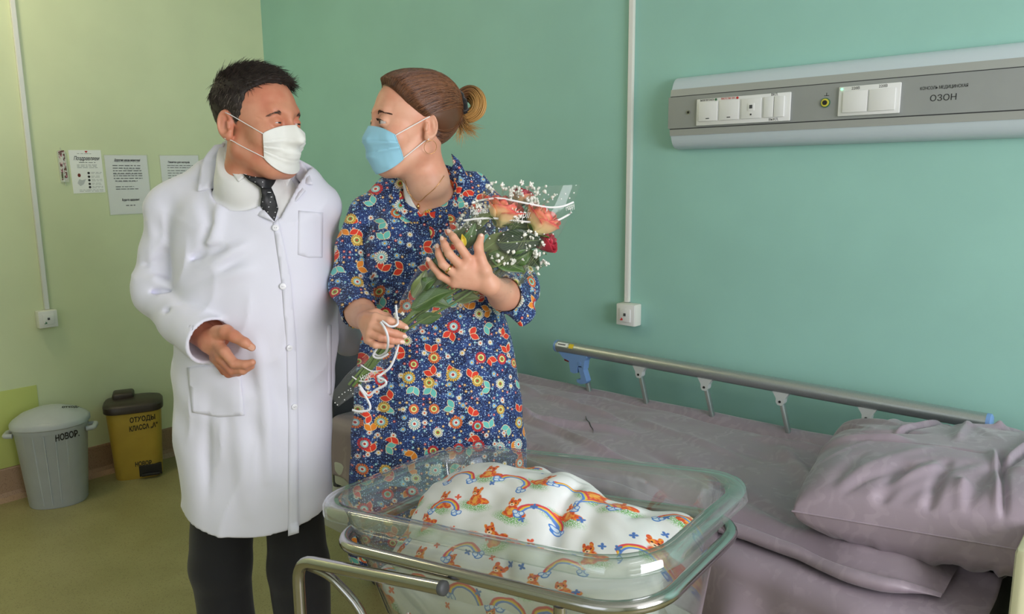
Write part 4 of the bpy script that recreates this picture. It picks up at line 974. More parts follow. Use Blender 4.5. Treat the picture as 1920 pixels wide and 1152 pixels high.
    def brow(s, sx, pts, parent, mat, w0=.0042, n=90, L=.010, seed=0, br=.0006):
        r = np.random.default_rng(seed); C = spline(pts, 10); g = Geo(); t = r.uniform(0, 1, n); ii = (t*(len(C)-1)).astype(int)
        p = C[ii].copy(); p[:, 2] += r.normal(0, 1, n)*w0*.45*(1-.5*t); o = p*np.array([0, 0, 1.0]); dn = p-o; dn /= np.linalg.norm(dn, axis=1)[:, None]; p = o+dn*(s.ray_face(o, dn)+.0005)[:, None]
        tg = C[np.minimum(len(C)-1, ii+2)]-C[np.maximum(0, ii-2)]; tg /= np.linalg.norm(tg, axis=1)[:, None]; e = p+tg*L; e[:, 2] += .002*(1-t); o = e*np.array([0, 0, 1.0]); de = e-o; de /= np.linalg.norm(de, axis=1)[:, None]; e = o+de*(s.ray_face(o, de)+.0008)[:, None]
        for k in range(n): g.tube(V2W(s.out(np.array([p[k], (p[k]+e[k])/2+dn[k]*.0008, e[k]]))), [br, br, br*.4], 3, cap=False)
        return g.obj('eyebrow', mat, parent)
def strand_mesh(name, paths, rad, mat, parent, shade, nside=3):
    """many hair strands as thin tapering tubes; paths: list of (n,3) world arrays"""
    V = []; Q = []; al = []; sh = []; n0 = 0
    for P, R, sdv in zip(paths, rad, shade):
        m = len(P); T, N, B = frames(P); a = np.linspace(0, 2*np.pi, nside, endpoint=False); R = np.broadcast_to(R, (m,))
        V.append((P[:, None]+R[:, None, None]*(np.cos(a)[None, :, None]*N[:, None]+np.sin(a)[None, :, None]*B[:, None])).reshape(-1, 3)); al.append(np.repeat(np.linspace(0, 1, m), nside)); sh.append(np.full(m*nside, sdv))
        i, k = np.meshgrid(np.arange(m-1), np.arange(nside), indexing='ij'); i = i.ravel(); k = k.ravel(); Q.append(np.stack([i*nside+k, i*nside+(k+1) % nside, (i+1)*nside+(k+1) % nside, (i+1)*nside+k], 1)+n0); n0 += m*nside
    return fast_mesh(name, np.concatenate(V), np.concatenate(Q), mat, parent, attrs={'along': np.concatenate(al), 'shade': np.concatenate(sh)})
def mask_mesh(h, mat, parent, top, bot, width, bulge, seed, pleats=3, flare=0.0, fill=26):
    """pleated face mask: stretched cloth over nose and chin. top/bot: height at the nose line / under the chin"""
    nu, nv = 56, 44; U = np.linspace(-1, 1, nu); Vv = np.linspace(0, 1, nv); P = np.zeros((nu, nv, 3)); RR = np.zeros((nu, nv)); D = np.zeros((nu, nv, 3)); O = np.zeros((nu, nv, 3))
    for i, u_ in enumerate(U):
        edge = abs(u_)**2.2; zt = top*(1-edge)+(top-.020)*edge; zb = bot*(1-edge)+(bot+.034)*edge
        for j, v_ in enumerate(Vv):
            az = u_*width*(1+flare*v_); z = zt+(zb-zt)*v_; O[i, j] = (0, .02, z*.75-.005); d = np.array([math.sin(az), math.cos(az), 0]); tgt = np.array([0, .02, 0])+d*.08; tgt[2] = z; dd = tgt-O[i, j]; D[i, j] = dd/np.linalg.norm(dd)
    RR = h.ray_face(O.reshape(-1, 3), D.reshape(-1, 3)).reshape(nu, nv)
    from_ = RR.copy()
    for _ in range(fill):     # stretch: fill hollows, keep above the face
        A = RR.copy(); A[1:-1] = (RR[:-2]+RR[2:]+RR[1:-1])/3; B = A.copy(); B[:, 1:-1] = (A[:, :-2]+A[:, 2:]+A[:, 1:-1])/3; RR = np.maximum(B, from_)
    uu, vv = np.meshgrid(U, Vv, indexing='ij'); RR = RR+.004+bulge*(1-uu**2)*np.sin(np.pi*np.clip(vv*1.05, 0, 1))
    for k in range(pleats):
        v0 = .30+.20*k+.02*np.sin(uu*4+k); s = (vv-v0)/.045; RR = RR+.0032*np.exp(-np.clip(s, 0, 9)**2*.6)*(s > 0)*(1-.3*uu**2)*(.4+.6*np.abs(uu))-.0012*np.exp(-(s/.5)**2)
    RR = RR+.0016*noise2(uu*5, vv*6, seed)*(1-uu**6)
    P = O+D*RR[..., None]; G = V2W(h.out(P.reshape(-1, 3))).reshape(nu, nv, 3)
    V, F = grid_geo(G); o = mobj('face_mask', V, F, mat, parent); s = o.modifiers.new('thickness', 'SOLIDIFY'); s.thickness = .0016; s.offset = 0
    for e in (G[0], G[-1]): Geo().tube(e, .0016, 6).obj('side_binding', mat, o)
    Geo().tube(G[:, 0], .0013, 6).obj('nose_binding', mat, o); Geo().tube(G[:, -1], .0012, 6).obj('chin_binding', mat, o)
    return o, P
def nails(finger_tips, mat, parent):
    for c, nrm, ax, s in finger_tips:
        c = np.asarray(c); ax = ax/np.linalg.norm(ax); nrm = nrm-ax*(nrm @ ax); nrm /= np.linalg.norm(nrm); sd = np.cross(ax, nrm)
        A = np.linspace(0, 2*np.pi, 14, endpoint=False); R = np.array([[c+ax*s*1.15*q*np.cos(a)+sd*s*.85*q*np.sin(a)+nrm*(.0012-.0016*q*q*np.sin(a)**2) for a in A] for q in (.05, .5, .85, 1.0)])
        V, F = rings_geo(R, True, False); mobj('fingernail', V2W(V), F, mat, parent)
M_NAIL_W = simple('fingernail_pink', lin(240, 202, 186), .3); M_NAIL_M = simple('fingernail_tan', lin(218, 164, 140), .35)
def loft_field(P, lv, yaw=0.0):
    """lv rows: z, cx, cy, a, b, n (ascending z): stacked superellipse sections"""
    lv = np.asarray(lv); z = P[:, 2]; c = [np.interp(z, lv[:, 0], lv[:, k]).astype(P.dtype) for k in range(1, 6)]; x = P[:, 0]-c[0]; y = P[:, 1]-c[1]
    if yaw: ca, sa = math.cos(yaw), math.sin(yaw); x, y = x*ca+y*sa, -x*sa+y*ca
    n = c[4]; k = (np.abs(x/c[2])**n+np.abs(y/c[3])**n+1e-12)**(1/n); return (k-1)*np.minimum(c[2], c[3])
def levels(rows):
    """rows: (py, pxL, pxR, h, halfdepth, n) from photo silhouettes -> loft levels"""
    out = []
    for py, l, r, h, b, n in rows:
        A, B = VP(l, py, h), VP(r, py, h); out.append((A[2]*.5+B[2]*.5, (A[0]+B[0])/2, h, (B[0]-A[0])/2, b, n))
    out = np.array(out)[::-1]; return spline(out, 4)

# ---------------------------------------------------------------- the man
HM = Head(VP(484, 240, 1.86), 64, 1.0, True, -2, 0, .0012)
Vp = lambda L: [VP(*p) for p in L]
m_rarm = Vp([(322, 388, 1.94), (308, 470, 1.94), (300, 548, 1.92), (345, 602, 1.84), (396, 640, 1.755)])
m_larm = Vp([(598, 384, 1.96), (603, 455, 2.02), (612, 545, 2.07), (655, 640, 2.11)])
# right hand (thumb uppermost, fingers curled to the right)
mw = VP(400, 636, 1.745)
m_thumb = Vp([(408, 626, 1.735), (424, 623, 1.715), (439, 631, 1.70), (459, 643, 1.69), (472, 652, 1.688)])
m_fing = [Vp([(404, 641, 1.735), (421, 660, 1.705), (439, 682, 1.695), (460, 684, 1.69), (473, 680, 1.688)]), Vp([(402, 645, 1.745), (414, 671, 1.722), (436, 695, 1.712), (455, 695, 1.70), (471, 687, 1.698)]),
          Vp([(400, 648, 1.755), (408, 674, 1.745), (429, 700, 1.735), (447, 698, 1.722), (459, 690, 1.715)]), Vp([(398, 648, 1.765), (403, 672, 1.765), (421, 696, 1.757), (438, 694, 1.745), (447, 687, 1.738)])]
m_frad = [(.014, .0125, .0110, .0098, .0080), (.014, .0125, .0112, .0098, .0080), (.014, .012, .0108, .0095, .008), (.013, .0115, .0098, .0088, .0072)]
def hand_field(P, wrist, thumb, trad, fings, frads, kk=.006):
    d = None
    for f, r in zip(fings, frads):
        e = chain(P, f, r, .004); d = e if d is None else smin(d, e, kk)
    # palm web between the knuckles
    for a, b in zip(fings[:-1], fings[1:]): d = smin(d, chain(P, [a[0]*.5+b[0]*.5, (a[1]+b[1])/2], (.013, .0105), .006), .006)
    d = smin(d, chain(P, thumb, trad, .006), .009); return d
mtor = Vp([(480, 420, 1.97), (482, 480, 1.96), (480, 620, 1.94), (482, 720, 1.94)])
M_LEGX = [VP(418, 1130, 1.95)[0], VP(563, 1130, 1.95)[0]]
def bbx(*L): A = np.concatenate([np.atleast_2d(np.array(l)) for l in L]); return A.min(0), A.max(0)
def man_body(P):
    d = HM.field(P); nk = HM.out(np.array([[0, -.020, -.055], [0, -.045, -.150]])); base = VP(478, 352, 1.945)
    d = smin(d, chain(P, [nk[0], nk[1], base], (.058, .059, .060), .03), .03)
    def tor(P):
        t = chain(P, mtor, (.08, .115, .13, .12), .05); return smin(t, chain(P, [VP(350, 402, 1.95), VP(595, 400, 1.96)], (.045, .045)), .05)
    d = near(d, P, *bbx(np.array(mtor)-.15, np.array(mtor)+.15, [VP(350, 402, 1.95), VP(595, 400, 1.96)]), tor, .03)
    d = near(d, P, *bbx(m_rarm), lambda P: chain(P, m_rarm, (.045, .042, .040, .036, .028), .02), .02); d = near(d, P, *bbx(m_larm), lambda P: chain(P, m_larm, (.045, .042, .040, .028), .02), .02)
    d = near(d, P, *bbx([m_rarm[-1], mw]), lambda P: chain(P, [m_rarm[-1], mw], (.028, .026)), .01); d = near(d, P, *bbx(m_thumb, *m_fing), lambda P: hand_field(P, mw, m_thumb, (.020, .0165, .0135, .0112, .0088), m_fing, m_frad), .010, .05)
    lh = m_larm[-1]; fw_ = np.array([.06, .01, -.03])
    def lhand(P):
        d = None
        for k in range(4): e = chain(P, [lh, lh+fw_+np.array([0, .012-.006*k, .030-.018*k]), lh+fw_*1.7+np.array([0, .0, .030-.018*k])], (.02, .010, .0075)); d = e if d is None else smin(d, e, .008)
        return smin(d, chain(P, [lh+fw_*.3, lh+np.array([.03, .01, .045]), lh+np.array([.06, .02, .05])], (.016, .011, .008)), .008)
    d = near(d, P, lh-.02, lh+np.array([.12, .04, .06]), lhand, .008)
    def legs(P):
        d = None
        for lx in M_LEGX:
            e = chain(P, [np.array([lx, 1.95, .80]), np.array([lx, 1.955, .46]), np.array([lx, 1.985, .10])], (.078, .054, .040), .02); e = smin(e, cap(P, (lx, 1.985, .06), (lx+.03, 1.87, .04), .034, .026), .02); d = e if d is None else smin(d, e, .03)
        return d
    if P[:, 2].min() < 1.0: d = near(d, P, (M_LEGX[0]-.09, 1.8, 0), (M_LEGX[1]+.09, 2.1, .9), legs, .03)
    return d
zc = HM.c[2]; v1 = surfnet(man_body, HM.c+np.array([-.16, -.16, -.22]), HM.c+np.array([.16, .16, .16]), .0022)
v2 = surfnet(man_body, np.array(mw)+np.array([-.07, -.11, -.11]), np.array(mw)+np.array([.14, .06, .06]), .0020)
def man_low(P):   # the covered rest of the body, coarse; open where the fine regions take over
    return man_body(P)
lo = np.array([mtor[2][0]-.42, 1.70, .0]); v3 = surfnet(man_low, lo, np.array([mtor[2][0]+.48, 2.25, HM.c[2]-.205]), .010)
V, Q = v3; fc = V[Q].mean(1); hb0 = np.array(mw)+np.array([-.068, -.108, -.108]); hb1 = np.array(mw)+np.array([.138, .058, .058]); keep = ~((fc > hb0) & (fc < hb1)).all(1); v3 = (V, Q[keep])
Vm, Qm = merge([v1, v2, v3])
man = fast_mesh('person', V2W(Vm), Qm, M_SKIN_M); props(man, 'man in white medical coat, dark tie and white mask turning to the woman', 'person')
HM.eyes(man)
HM.brow(-1, [(-.027, .10, .030), (-.037, .098, .032), (-.052, .085, .026)], man, M_HAIR_MG, .005, 55, .008, 1, .00034); HM.brow(1, [(.027, .10, .030), (.037, .098, .032), (.052, .085, .026)], man, M_HAIR_MG, .005, 55, .008, 2, .00034)
nl = []
for ch, s, nr in ((m_thumb, .0078, (-.1, -1, .5)), (m_fing[0], .0066, (.2, -.8, -.6)), (m_fing[1], .0066, (.2, -.6, -.8))):
    ax = np.array(ch[-1])-np.array(ch[-2]); nr = np.array(nr, float); nr = nr-ax*(nr @ ax)/(ax @ ax); nr /= np.linalg.norm(nr); nl.append((np.array(ch[-1])+ax/np.linalg.norm(ax)*.001+nr*.0078, nr, ax, s))
nails(nl[:1], M_NAIL_M, man)

# short hair: close-cropped cap plus thousands of short strands
def m_hairline(p):
    ax = np.abs(p[:, 0]); z = p[:, 2]
    yl = np.interp(z, [-.08, -.035, -.005, .012, .035, .060, .080, .098, .110, .125], [-.05, -.040, -.030, .012, .026, .030, .036, .060, .082, .13]); yl = yl+.0025*np.sin(z*400+ax*300)
    yl = np.where(z > .085, yl+.012*np.clip(1-ax/.05, 0, 1), yl)
    d = p[:, 1]-yl; d = np.maximum(d, -(z+.062-.02*sstep(ax, .03, .07)))
    return d
def m_hair(P):
    p = HM.loc(P); thick = (.0035+.0095*sstep(p[:, 2], .02, .11))*(.25+.75*sstep(-m_hairline(p), 0, .018)); sk = HM.skull(p)
    top = ridge(p, [(.03, .07, .115), (0, .0, .145), (0, -.06, .125)], .006, .05)
    d = sk-thick-top+.0012*np.sin(p[:, 0]*260+p[:, 1]*60)*np.sin(p[:, 2]*140+p[:, 1]*90)
    d = smax(d, m_hairline(p), .006); e = np.stack([np.abs(p[:, 0])-.080, p[:, 1]+.022, p[:, 2]-.002], 1); d = smax(d, -(ell(e, (0, 0, 0), (.03, .022, .036))), .004); return d
V, Q = surfnet(m_hair, HM.c+np.array([-.14]*3), HM.c+np.array([.14, .14, .17]), .0028)
nrm = field_normals(m_hair, V); L = HM.loc(V); sk = HM.skull(L)
hair = fast_mesh('hair', V2W(V), Q, M_HAIR_M, man, attrs={'along': np.zeros(len(V)), 'shade': np.full(len(V), .12)})
r = np.random.default_rng(3); idx = np.where(sk > .001)[0]; sel = r.choice(idx, 7500); paths = []; rad = []; shd = []; pg = []; sg = []; rg_ = []
nW = nrm @ np.stack([_r0, _fh, np.array([0, 0, 1.0])])
for i in sel:
    p = L[i]; nl_ = nrm[i] @ HM.A; tb = sstep(p[2]+r.normal(0, .008), .065, .110); flow = np.array([.5, .55, .1])*tb+np.array([0, -.35, -.9])*(1-tb); flow = flow-nl_*(flow @ nl_); flow /= np.linalg.norm(flow)+1e-9
    ln = (.010+.014*sstep(p[2], .03, .11))*r.uniform(.6, 1.2); p0 = p-nl_*.003; d = flow*(.9)+nl_*r.uniform(.10, .2+.2*tb)+r.normal(0, .12, 3)
    pts = np.array([p0, p0+d*ln*.55+nl_*.001, p0+d*ln+flow*ln*.15]); W = V2W(HM.out(pts))
    side = (p[2] < .080) & (p[1] > -.05) & (r.uniform() < .75*sstep(p[1], -.05, .01))
    if side: pg.append(W); rg_.append(np.array([.00045, .0004, .0001])); sg.append(r.uniform(0, 1))
    else: paths.append(W); rad.append(np.array([.0006, .0005, .0001])); shd.append(r.uniform(0, 1)**1.6)
strand_mesh('hair_strands', paths, rad, M_HAIR_M, hair, shd); strand_mesh('greying_sideburns', pg, rg_, M_HAIR_MG, hair, sg)

mk, MP = mask_mesh(HM, M_MASKW, man, .004, -.106, .84, .005, 5)
def loops(h, MP, parent, earp, left=True, r=.0011):
    i = 0 if not left else -1
    for j, e in ((1, earp[0]), (-2, earp[1])):
        a = MP[i, j]; b = np.array(e); m_ = []
        for t in np.linspace(0, 1, 12):
            p = a+(b-a)*t; o = np.array([0, .0, p[2]]); d = (p-o)/np.linalg.norm(p-o); rr = h.ray_face(o, d[None])[0]; m_.append(o+d*max(np.linalg.norm(p-o), rr+.0012))
        Geo().tube(V2W(h.out(np.array(m_))), r, 6).obj('ear_loop', M_ELASTIC, parent)
for lf, sx in ((False, -1), (True, 1)): loops(HM, MP, mk, ((sx*.080, -.016, .030), (sx*.078, -.018, -.028)), lf)

# white coat
coat_lv = levels([(335, 395, 585, 1.945, .085, 2.2), (360, 352, 606, 1.945, .105, 2.3), (395, 336, 618, 1.945, .13, 2.4), (450, 334, 622, 1.945, .150, 2.4), (520, 336, 627, 1.945, .168, 2.3), (600, 338, 628, 1.945, .178, 2.3), (690, 339, 624, 1.945, .176, 2.3), (800, 345, 618, 1.945, .168, 2.3), (900, 351, 615, 1.945, .165, 2.3), (1020, 358, 613, 1.945, .165, 2.3)])
m_apex, m_L, m_R = VP(515, 415, 1.79), VP(418, 285, 1.79), VP(556, 300, 1.79)
def hemZ(P): # curved hem
    x = P[:, 0]; xc = VP(482, 990, 1.95)[0]; return VP(482, 1000, 1.80)[2]-.006+.035*((x-xc-.045)/.19)**2+.0
def coat_solid(P, folds=True):
    d = smax(loft_field(P, coat_lv), P[:, 2]-coat_lv[-1][0], .03)
    sh = chain(P, Vp([(318, 388, 1.94), (395, 338, 1.945), (455, 312, 1.95), (520, 312, 1.95), (563, 340, 1.95), (600, 385, 1.955)]), (.058, .046, .038, .038, .042, .048), .03); d = smin(d, sh, .04)
    a1 = chain(P, m_rarm, (.058, .055, .061, .058, .060), .02); a1 = smax(a1, (P-m_rarm[-1]) @ ((m_rarm[-1]-m_rarm[-2])/np.linalg.norm(m_rarm[-1]-m_rarm[-2])), .004)
    a2 = chain(P, m_larm, (.050, .047, .046, .044), .02)
    if folds:
        for pts, a, w_ in FOLD_ARM: a1 = a1-ridge(P, pts, a, w_)
    d = smin(d, a1, .012); d = smin(d, a2, .012)
    if folds:
        for pts, a, w_ in FOLD_BODY: d = d-ridge(P, pts, a, w_)
        x, y, z = P.T; ux = x-mtor[2][0]
        rid = lambda ph: (1-np.abs(np.sin(ph)))**2.2
        m1 = sstep(z, 1.02, .80); d = d-.010*m1*rid(ux*17+.9*np.sin(z*5.5)+.35*np.sin(z*13+ux*9)+1.1)*(.55+.45*np.sin(z*4+ux*11))
        m2 = sstep(z, 1.02, 1.10)*(1-sstep(z, 1.36, 1.46)); d = d-.009*m2*rid((ux*.75+z*.66)*15+1.0*np.sin((ux*.66-z*.75)*8)+.4)*sstep(np.sin((ux*.66-z*.75)*9+.5), -.4, .7)
        d = d-.0045*rid(ux*21-z*24+1.4*np.sin(z*15+ux*12))*sstep(np.sin(ux*13+z*17), -.1, .9)
        d = d+.0035*np.sin(x*26+1.5*np.sin(z*9))*sstep(z, 1.15, .75)*np.sin(z*5+x*3)+.0018*np.sin(x*40+z*25+2*np.sin(z*13))
    return d
FOLD_BODY = [(Vp(a), b*1.5, c*.85) for a, b, c in (
    (((358, 330, 1.85), (395, 420, 1.81), (375, 480, 1.80)), -.010, .016), (((370, 480, 1.80), (400, 445, 1.80), (412, 380, 1.82)), .010, .018),
    (((352, 495, 1.83), (385, 470, 1.80), (418, 465, 1.79)), -.012, .012), (((355, 520, 1.82), (400, 500, 1.79), (470, 450, 1.78)), .010, .020), (((405, 515, 1.79), (450, 480, 1.775), (500, 440, 1.77)), -.007, .014),
    (((360, 560, 1.81), (420, 520, 1.78), (480, 500, 1.77)), .008, .022), (((480, 640, 1.765), (500, 760, 1.775), (505, 900, 1.785)), .010, .020), (((520, 640, 1.765), (530, 800, 1.775), (532, 960, 1.785)), -.006, .012), (((440, 700, 1.775), (455, 820, 1.785), (470, 960, 1.79)), .009, .024), (((400, 720, 1.79), (390, 850, 1.80), (400, 980, 1.81)), -.007, .02),
    (((585, 420, 1.79), (590, 560, 1.78), (575, 700, 1.78)), .008, .02), (((612, 430, 1.84), (616, 560, 1.83), (610, 700, 1.83)), -.008, .012), (((560, 700, 1.775), (570, 850, 1.785), (565, 980, 1.79)), .010, .025), (((590, 740, 1.80), (592, 880, 1.80), (588, 985, 1.80)), -.008, .016), (((372, 830, 1.83), (378, 900, 1.83), (384, 970, 1.83)), .007, .014),
    (((430, 760, 1.78), (480, 740, 1.77)), .005, .015), (((520, 440, 1.775), (545, 520, 1.77), (545, 640, 1.765)), .006, .02))]
FOLD_ARM = [(Vp(a), b*1.4, c*.9) for a, b, c in (
    (((296, 362, 1.88), (316, 405, 1.86), (334, 450, 1.85), (352, 500, 1.85)), -.007, .009),
    (((255, 535, 1.90), (290, 525, 1.86), (345, 545, 1.86)), .014, .014), (((258, 555, 1.90), (300, 548, 1.85), (350, 552, 1.85)), -.014, .010), (((262, 570, 1.89), (305, 562, 1.84), (352, 562, 1.84)), .010, .012), (((268, 500, 1.90), (300, 490, 1.87), (340, 505, 1.87)), -.009, .014), (((270, 470, 1.90), (310, 455, 1.88), (345, 480, 1.88)), .009, .016),
    (((285, 400, 1.90), (290, 450, 1.89), (285, 510, 1.88)), .007, .014), (((285, 590, 1.86), (320, 585, 1.80), (350, 575, 1.80)), -.010, .012), (((305, 620, 1.84), (340, 600, 1.78), (375, 585, 1.78)), .008, .014), (((330, 650, 1.80), (355, 625, 1.76), (385, 600, 1.76)), -.006, .014), (((310, 560, 1.84), (345, 590, 1.78), (380, 625, 1.73)), .006, .014))]
def vcut(P):   # inside the neck opening
    e1 = (m_L-m_apex)[[0, 2]]; e2 = (m_R-m_apex)[[0, 2]]; q = P[:, [0, 2]]-m_apex[[0, 2]]
    n1 = np.array([e1[1], -e1[0]])/np.hypot(*e1); n2 = np.array([-e2[1], e2[0]])/np.hypot(*e2)   # pointing into the opening
    return np.maximum(np.maximum(-(q @ n1), -(q @ n2)), P[:, 1]-1.955)
nbase = HM.out(np.array([[0, -.042, -.135]]))[0]
def coat_field(P):
    s = coat_solid(P); d = smax(s, -vcut(P), .004)
    d = smax(d, -chain(P, [nbase+np.array([0, 0, .12]), nbase, VP(480, 345, 1.93)], (.085, .083, .07)), .006)      # neck hole
    hz = hemZ(P)-P[:, 2]; d = smax(d, hz, .002)
    # hollow skirt and cuff
    inn = s+.011; d = np.maximum(d, -np.maximum(inn, P[:, 2]-.80)); cd_ = (m_rarm[-1]-m_rarm[-2])/np.linalg.norm(m_rarm[-1]-m_rarm[-2]); core = cap(P, m_rarm[-2]*.4+m_rarm[-1]*.6, m_rarm[-1]+cd_*.1, .0515, .0515); d = np.maximum(d, -core); return d
V, Q = surfnet(coat_field, np.array([m_rarm[2][0]-.10, 1.66, .52]), np.array([m_larm[-1][0]+.07, 2.20, 1.66]), .0048)
coat = fast_mesh('medical_coat', V2W(V), Q, M_COAT, man); CB = bvh_of(V2W(V), Q)
# shirt, collar, tie
def shirt_field(P):
    d = coat_solid(P, False)+.012; d = smax(d, P[:, 2]-nbase[2]+.01, .03); d = smin(d, chain(P, [nbase+np.array([-.004, .012, .085]), nbase+np.array([0, .004, .0]), VP(481, 372, 1.92)], (.064, .076, .098), .01), .02)
    d = smax(d, (P[:, 2]-(nbase[2]+.080))-(P[:, 1]-nbase[1])*.95, .004)
    return smax(d, VP(500, 470, 1.8)[2]-P[:, 2], .01)
V, Q = surfnet(shirt_field, np.array([m_rarm[0][0], 1.72, 1.20]), np.array([m_larm[0][0], 2.10, 1.64]), .0045)
shirt = fast_mesh('shirt', V2W(V), Q, M_SHIRT, man); SB = bvh_of(V2W(V), Q)
drape('shirt_collar', [(422, 284), (438, 308), (464, 326), (447, 341), (432, 320), (419, 296)], SB, .007, M_SHIRT, shirt, 4, .003, smooth_it=5)
drape('shirt_collar', [(552, 318), (546, 334), (538, 350), (524, 330), (538, 322)], SB, .008, M_SHIRT, shirt, 4, .003, smooth_it=5)
tie = drape('necktie', [(488, 350), (508, 350), (516, 368), (522, 392), (514, 418), (500, 405), (488, 386), (491, 365)], SB, .012, M_TIE, man, 4, .005, shape=lambda x, y: .006*max(0, 1-abs(x-500)/22))
drape('tie_knot', [(455, 326), (474, 331), (500, 334), (522, 329), (514, 345), (507, 354), (490, 354), (478, 345), (466, 338)], SB, .014, M_TIE, tie, 4, .006, shape=lambda x, y: .010*max(0, 1-abs(x-498)/30))
# lapels, collar, pockets, placket, buttons
lp = lambda x, y: .004
drape('lapel', [(416, 292), (443, 338), (480, 376), (515, 417), (470, 398), (428, 374), (431, 345), (416, 330)], CB, .010, M_COAT, coat, 5, .003, smooth_it=6)
drape('collar', [(402, 272), (390, 286), (378, 303), (370, 359), (400, 353), (431, 344), (428, 322), (414, 290), (421, 269)], CB, .013, M_COAT, coat, 5, .003, smooth_it=6)
drape('lapel', [(556, 306), (541, 340), (521, 390), (515, 417), (540, 393), (572, 357), (560, 345)], CB, .010, M_COAT, coat, 5, .003, smooth_it=6)
drape('collar', [(557, 303), (554, 332), (566, 345), (587, 346), (578, 322), (566, 304)], CB, .013, M_COAT, coat, 5, .003, smooth_it=6)
drape('breast_pocket', [(560, 395), (606, 399), (605, 483), (580, 484), (558, 478)], CB, .0024, M_COAT, coat, 7, .0018, smooth_it=1)
drape('hip_pocket', [(350, 690), (385, 686), (450, 694), (458, 780), (410, 783), (360, 774)], CB, .0024, M_COAT, coat, 7, .0018, smooth_it=1)
drape('hip_pocket', [(612, 610), (622, 610), (622, 740), (612, 744)], CB, .003, M_COAT, coat, 6, .003, smooth_it=1)
drape('front_placket', [(512, 418), (522, 410), (545, 520), (556, 640), (560, 800), (560, 1000), (540, 1006), (541, 800), (537, 640), (527, 520)], CB, .0028, M_COAT, coat, 6, .0028, smooth_it=1)
M_BUTTON = simple('white_pearl_button', lin(236, 236, 240), .25)
for (bx, by) in ((517, 428), (530, 537), (541, 652), (551, 762)):
    l, n = on_surf(CB, bx, by)
    if l is not None:
        l = l+n*.004; b = tube('button', [l, l+n*.0028, l+n*.0034], [.0075, .0075, .006], M_BUTTON, coat, 18)
        sd = np.cross(n, [0, 0, 1.0]); sd /= np.linalg.norm(sd); up = np.cross(sd, n)
        for a, c in ((-1, 0), (1, 0)): tube('button_hole', [l+n*.0033+sd*a*.002, l+n*.0037+sd*a*.002], .0009, M_INK_GREY, b, 6)
# sleeve cuff hem ring
# trousers and shoes
def trouser_field(P):
    d = None
    for s in (-1, 1):
        top = VP(420 if s < 0 else 545, 870, 1.95); bot = VP(418 if s < 0 else 563, 1130, 1.95); kn = np.array([bot[0], 1.955, .45]); an = np.array([bot[0]+.0*s, 1.985, .055])
        q = P.copy(); e = chain(q, [top, kn, an], (.082, .079, .076), .02); e = e-.004*np.sin(P[:, 2]*38+P[:, 0]*20+s)*sstep(P[:, 2], .2, .05)-.003*np.sin(P[:, 2]*17+s); d = e if d is None else smin(d, e, .012)
    d = smin(d, rbox(P, VP(484, 760, 1.95), (.125, .11, .11), .09), .05); return smax(d, .045-P[:, 2], .006)
V, Q = surfnet(trouser_field, np.array([mtor[2][0]-.26, 1.72, .0]), np.array([mtor[2][0]+.26, 2.2, .98]), .007)
fast_mesh('trousers', V2W(V), Q, M_TROUSER, man)
M_SHOE = simple('black_shoe_leather', lin(22, 20, 20), .3)
for s in (-1, 1):
    bx = VP(418 if s < 0 else 563, 1130, 1.95)[0]
    def shoe(P, bx=bx, s=s): d = cap(P, (bx, 1.99, .05), (bx+.05, 1.84, .04), .046, .040); d = smin(d, ell(P, (bx+.055, 1.83, .035), (.045, .06, .035)), .02); return smax(d, .002-P[:, 2], .004)
    V, Q = surfnet(shoe, (bx-.08, 1.73, -.01), (bx+.14, 2.07, .12), .006); fast_mesh('shoe', V2W(V), Q, M_SHOE, man)

# ---------------------------------------------------------------- the woman
HW = Head(VP(776, 243, 1.885), -62, 1.0, False, 2, 0, .0036)
w_rarm = Vp([(690, 402, 1.955), (667, 470, 1.935), (656, 540, 1.90), (676, 588, 1.79)])
w_larm = Vp([(915, 398, 1.955), (948, 470, 1.93), (971, 543, 1.875), (944, 553, 1.765)])
w_rwr = VP(690, 603, 1.695); w_lwr = VP(920, 536, 1.672)
w_lf = [Vp(a) for a in (((905, 522, 1.665), (879, 487, 1.648), (860, 459, 1.648), (850, 445, 1.655), (843, 436, 1.664)), ((905, 527, 1.665), (868, 503, 1.645), (842, 476, 1.645), (834, 460, 1.654), (830, 450, 1.664)),
                        ((905, 532, 1.667), (857, 518, 1.646), (830, 496, 1.647), (823, 477, 1.657), (821, 464, 1.667)), ((905, 538, 1.67), (851, 532, 1.652), (826, 518, 1.654), (812, 501, 1.662), (804, 488, 1.669)))]
w_lth = Vp([(915, 530, 1.668), (909, 508, 1.656), (900, 483, 1.655), (897, 463, 1.660), (902, 444, 1.666)])
w_rf = [Vp(a) for a in (((690, 596, 1.675), (704, 595, 1.658), (729, 602, 1.645), (748, 608, 1.650), (760, 613, 1.660)), ((688, 603, 1.675), (698, 610, 1.655), (722, 620, 1.640), (742, 626, 1.646), (757, 630, 1.656)),
                        ((686, 609, 1.677), (693, 625, 1.657), (714, 633, 1.643), (735, 639, 1.648), (753, 641, 1.658)), ((685, 613, 1.68), (690, 638, 1.665), (704, 647, 1.650), (721, 649, 1.652), (735, 648, 1.660)))]
w_rth = Vp([(690, 598, 1.69), (705, 590, 1.70), (725, 596, 1.715), (742, 610, 1.722)])
fr_w = [(.0120, .0105, .0092, .0082, .0066), (.0120, .0108, .0094, .0084, .0068), (.0120, .0102, .0090, .0080, .0064), (.0110, .0092, .0080, .0070, .0056)]
w_tor = Vp([(800, 430, 1.985), (805, 500, 1.98), (815, 600, 1.995), (825, 720, 2.0)])
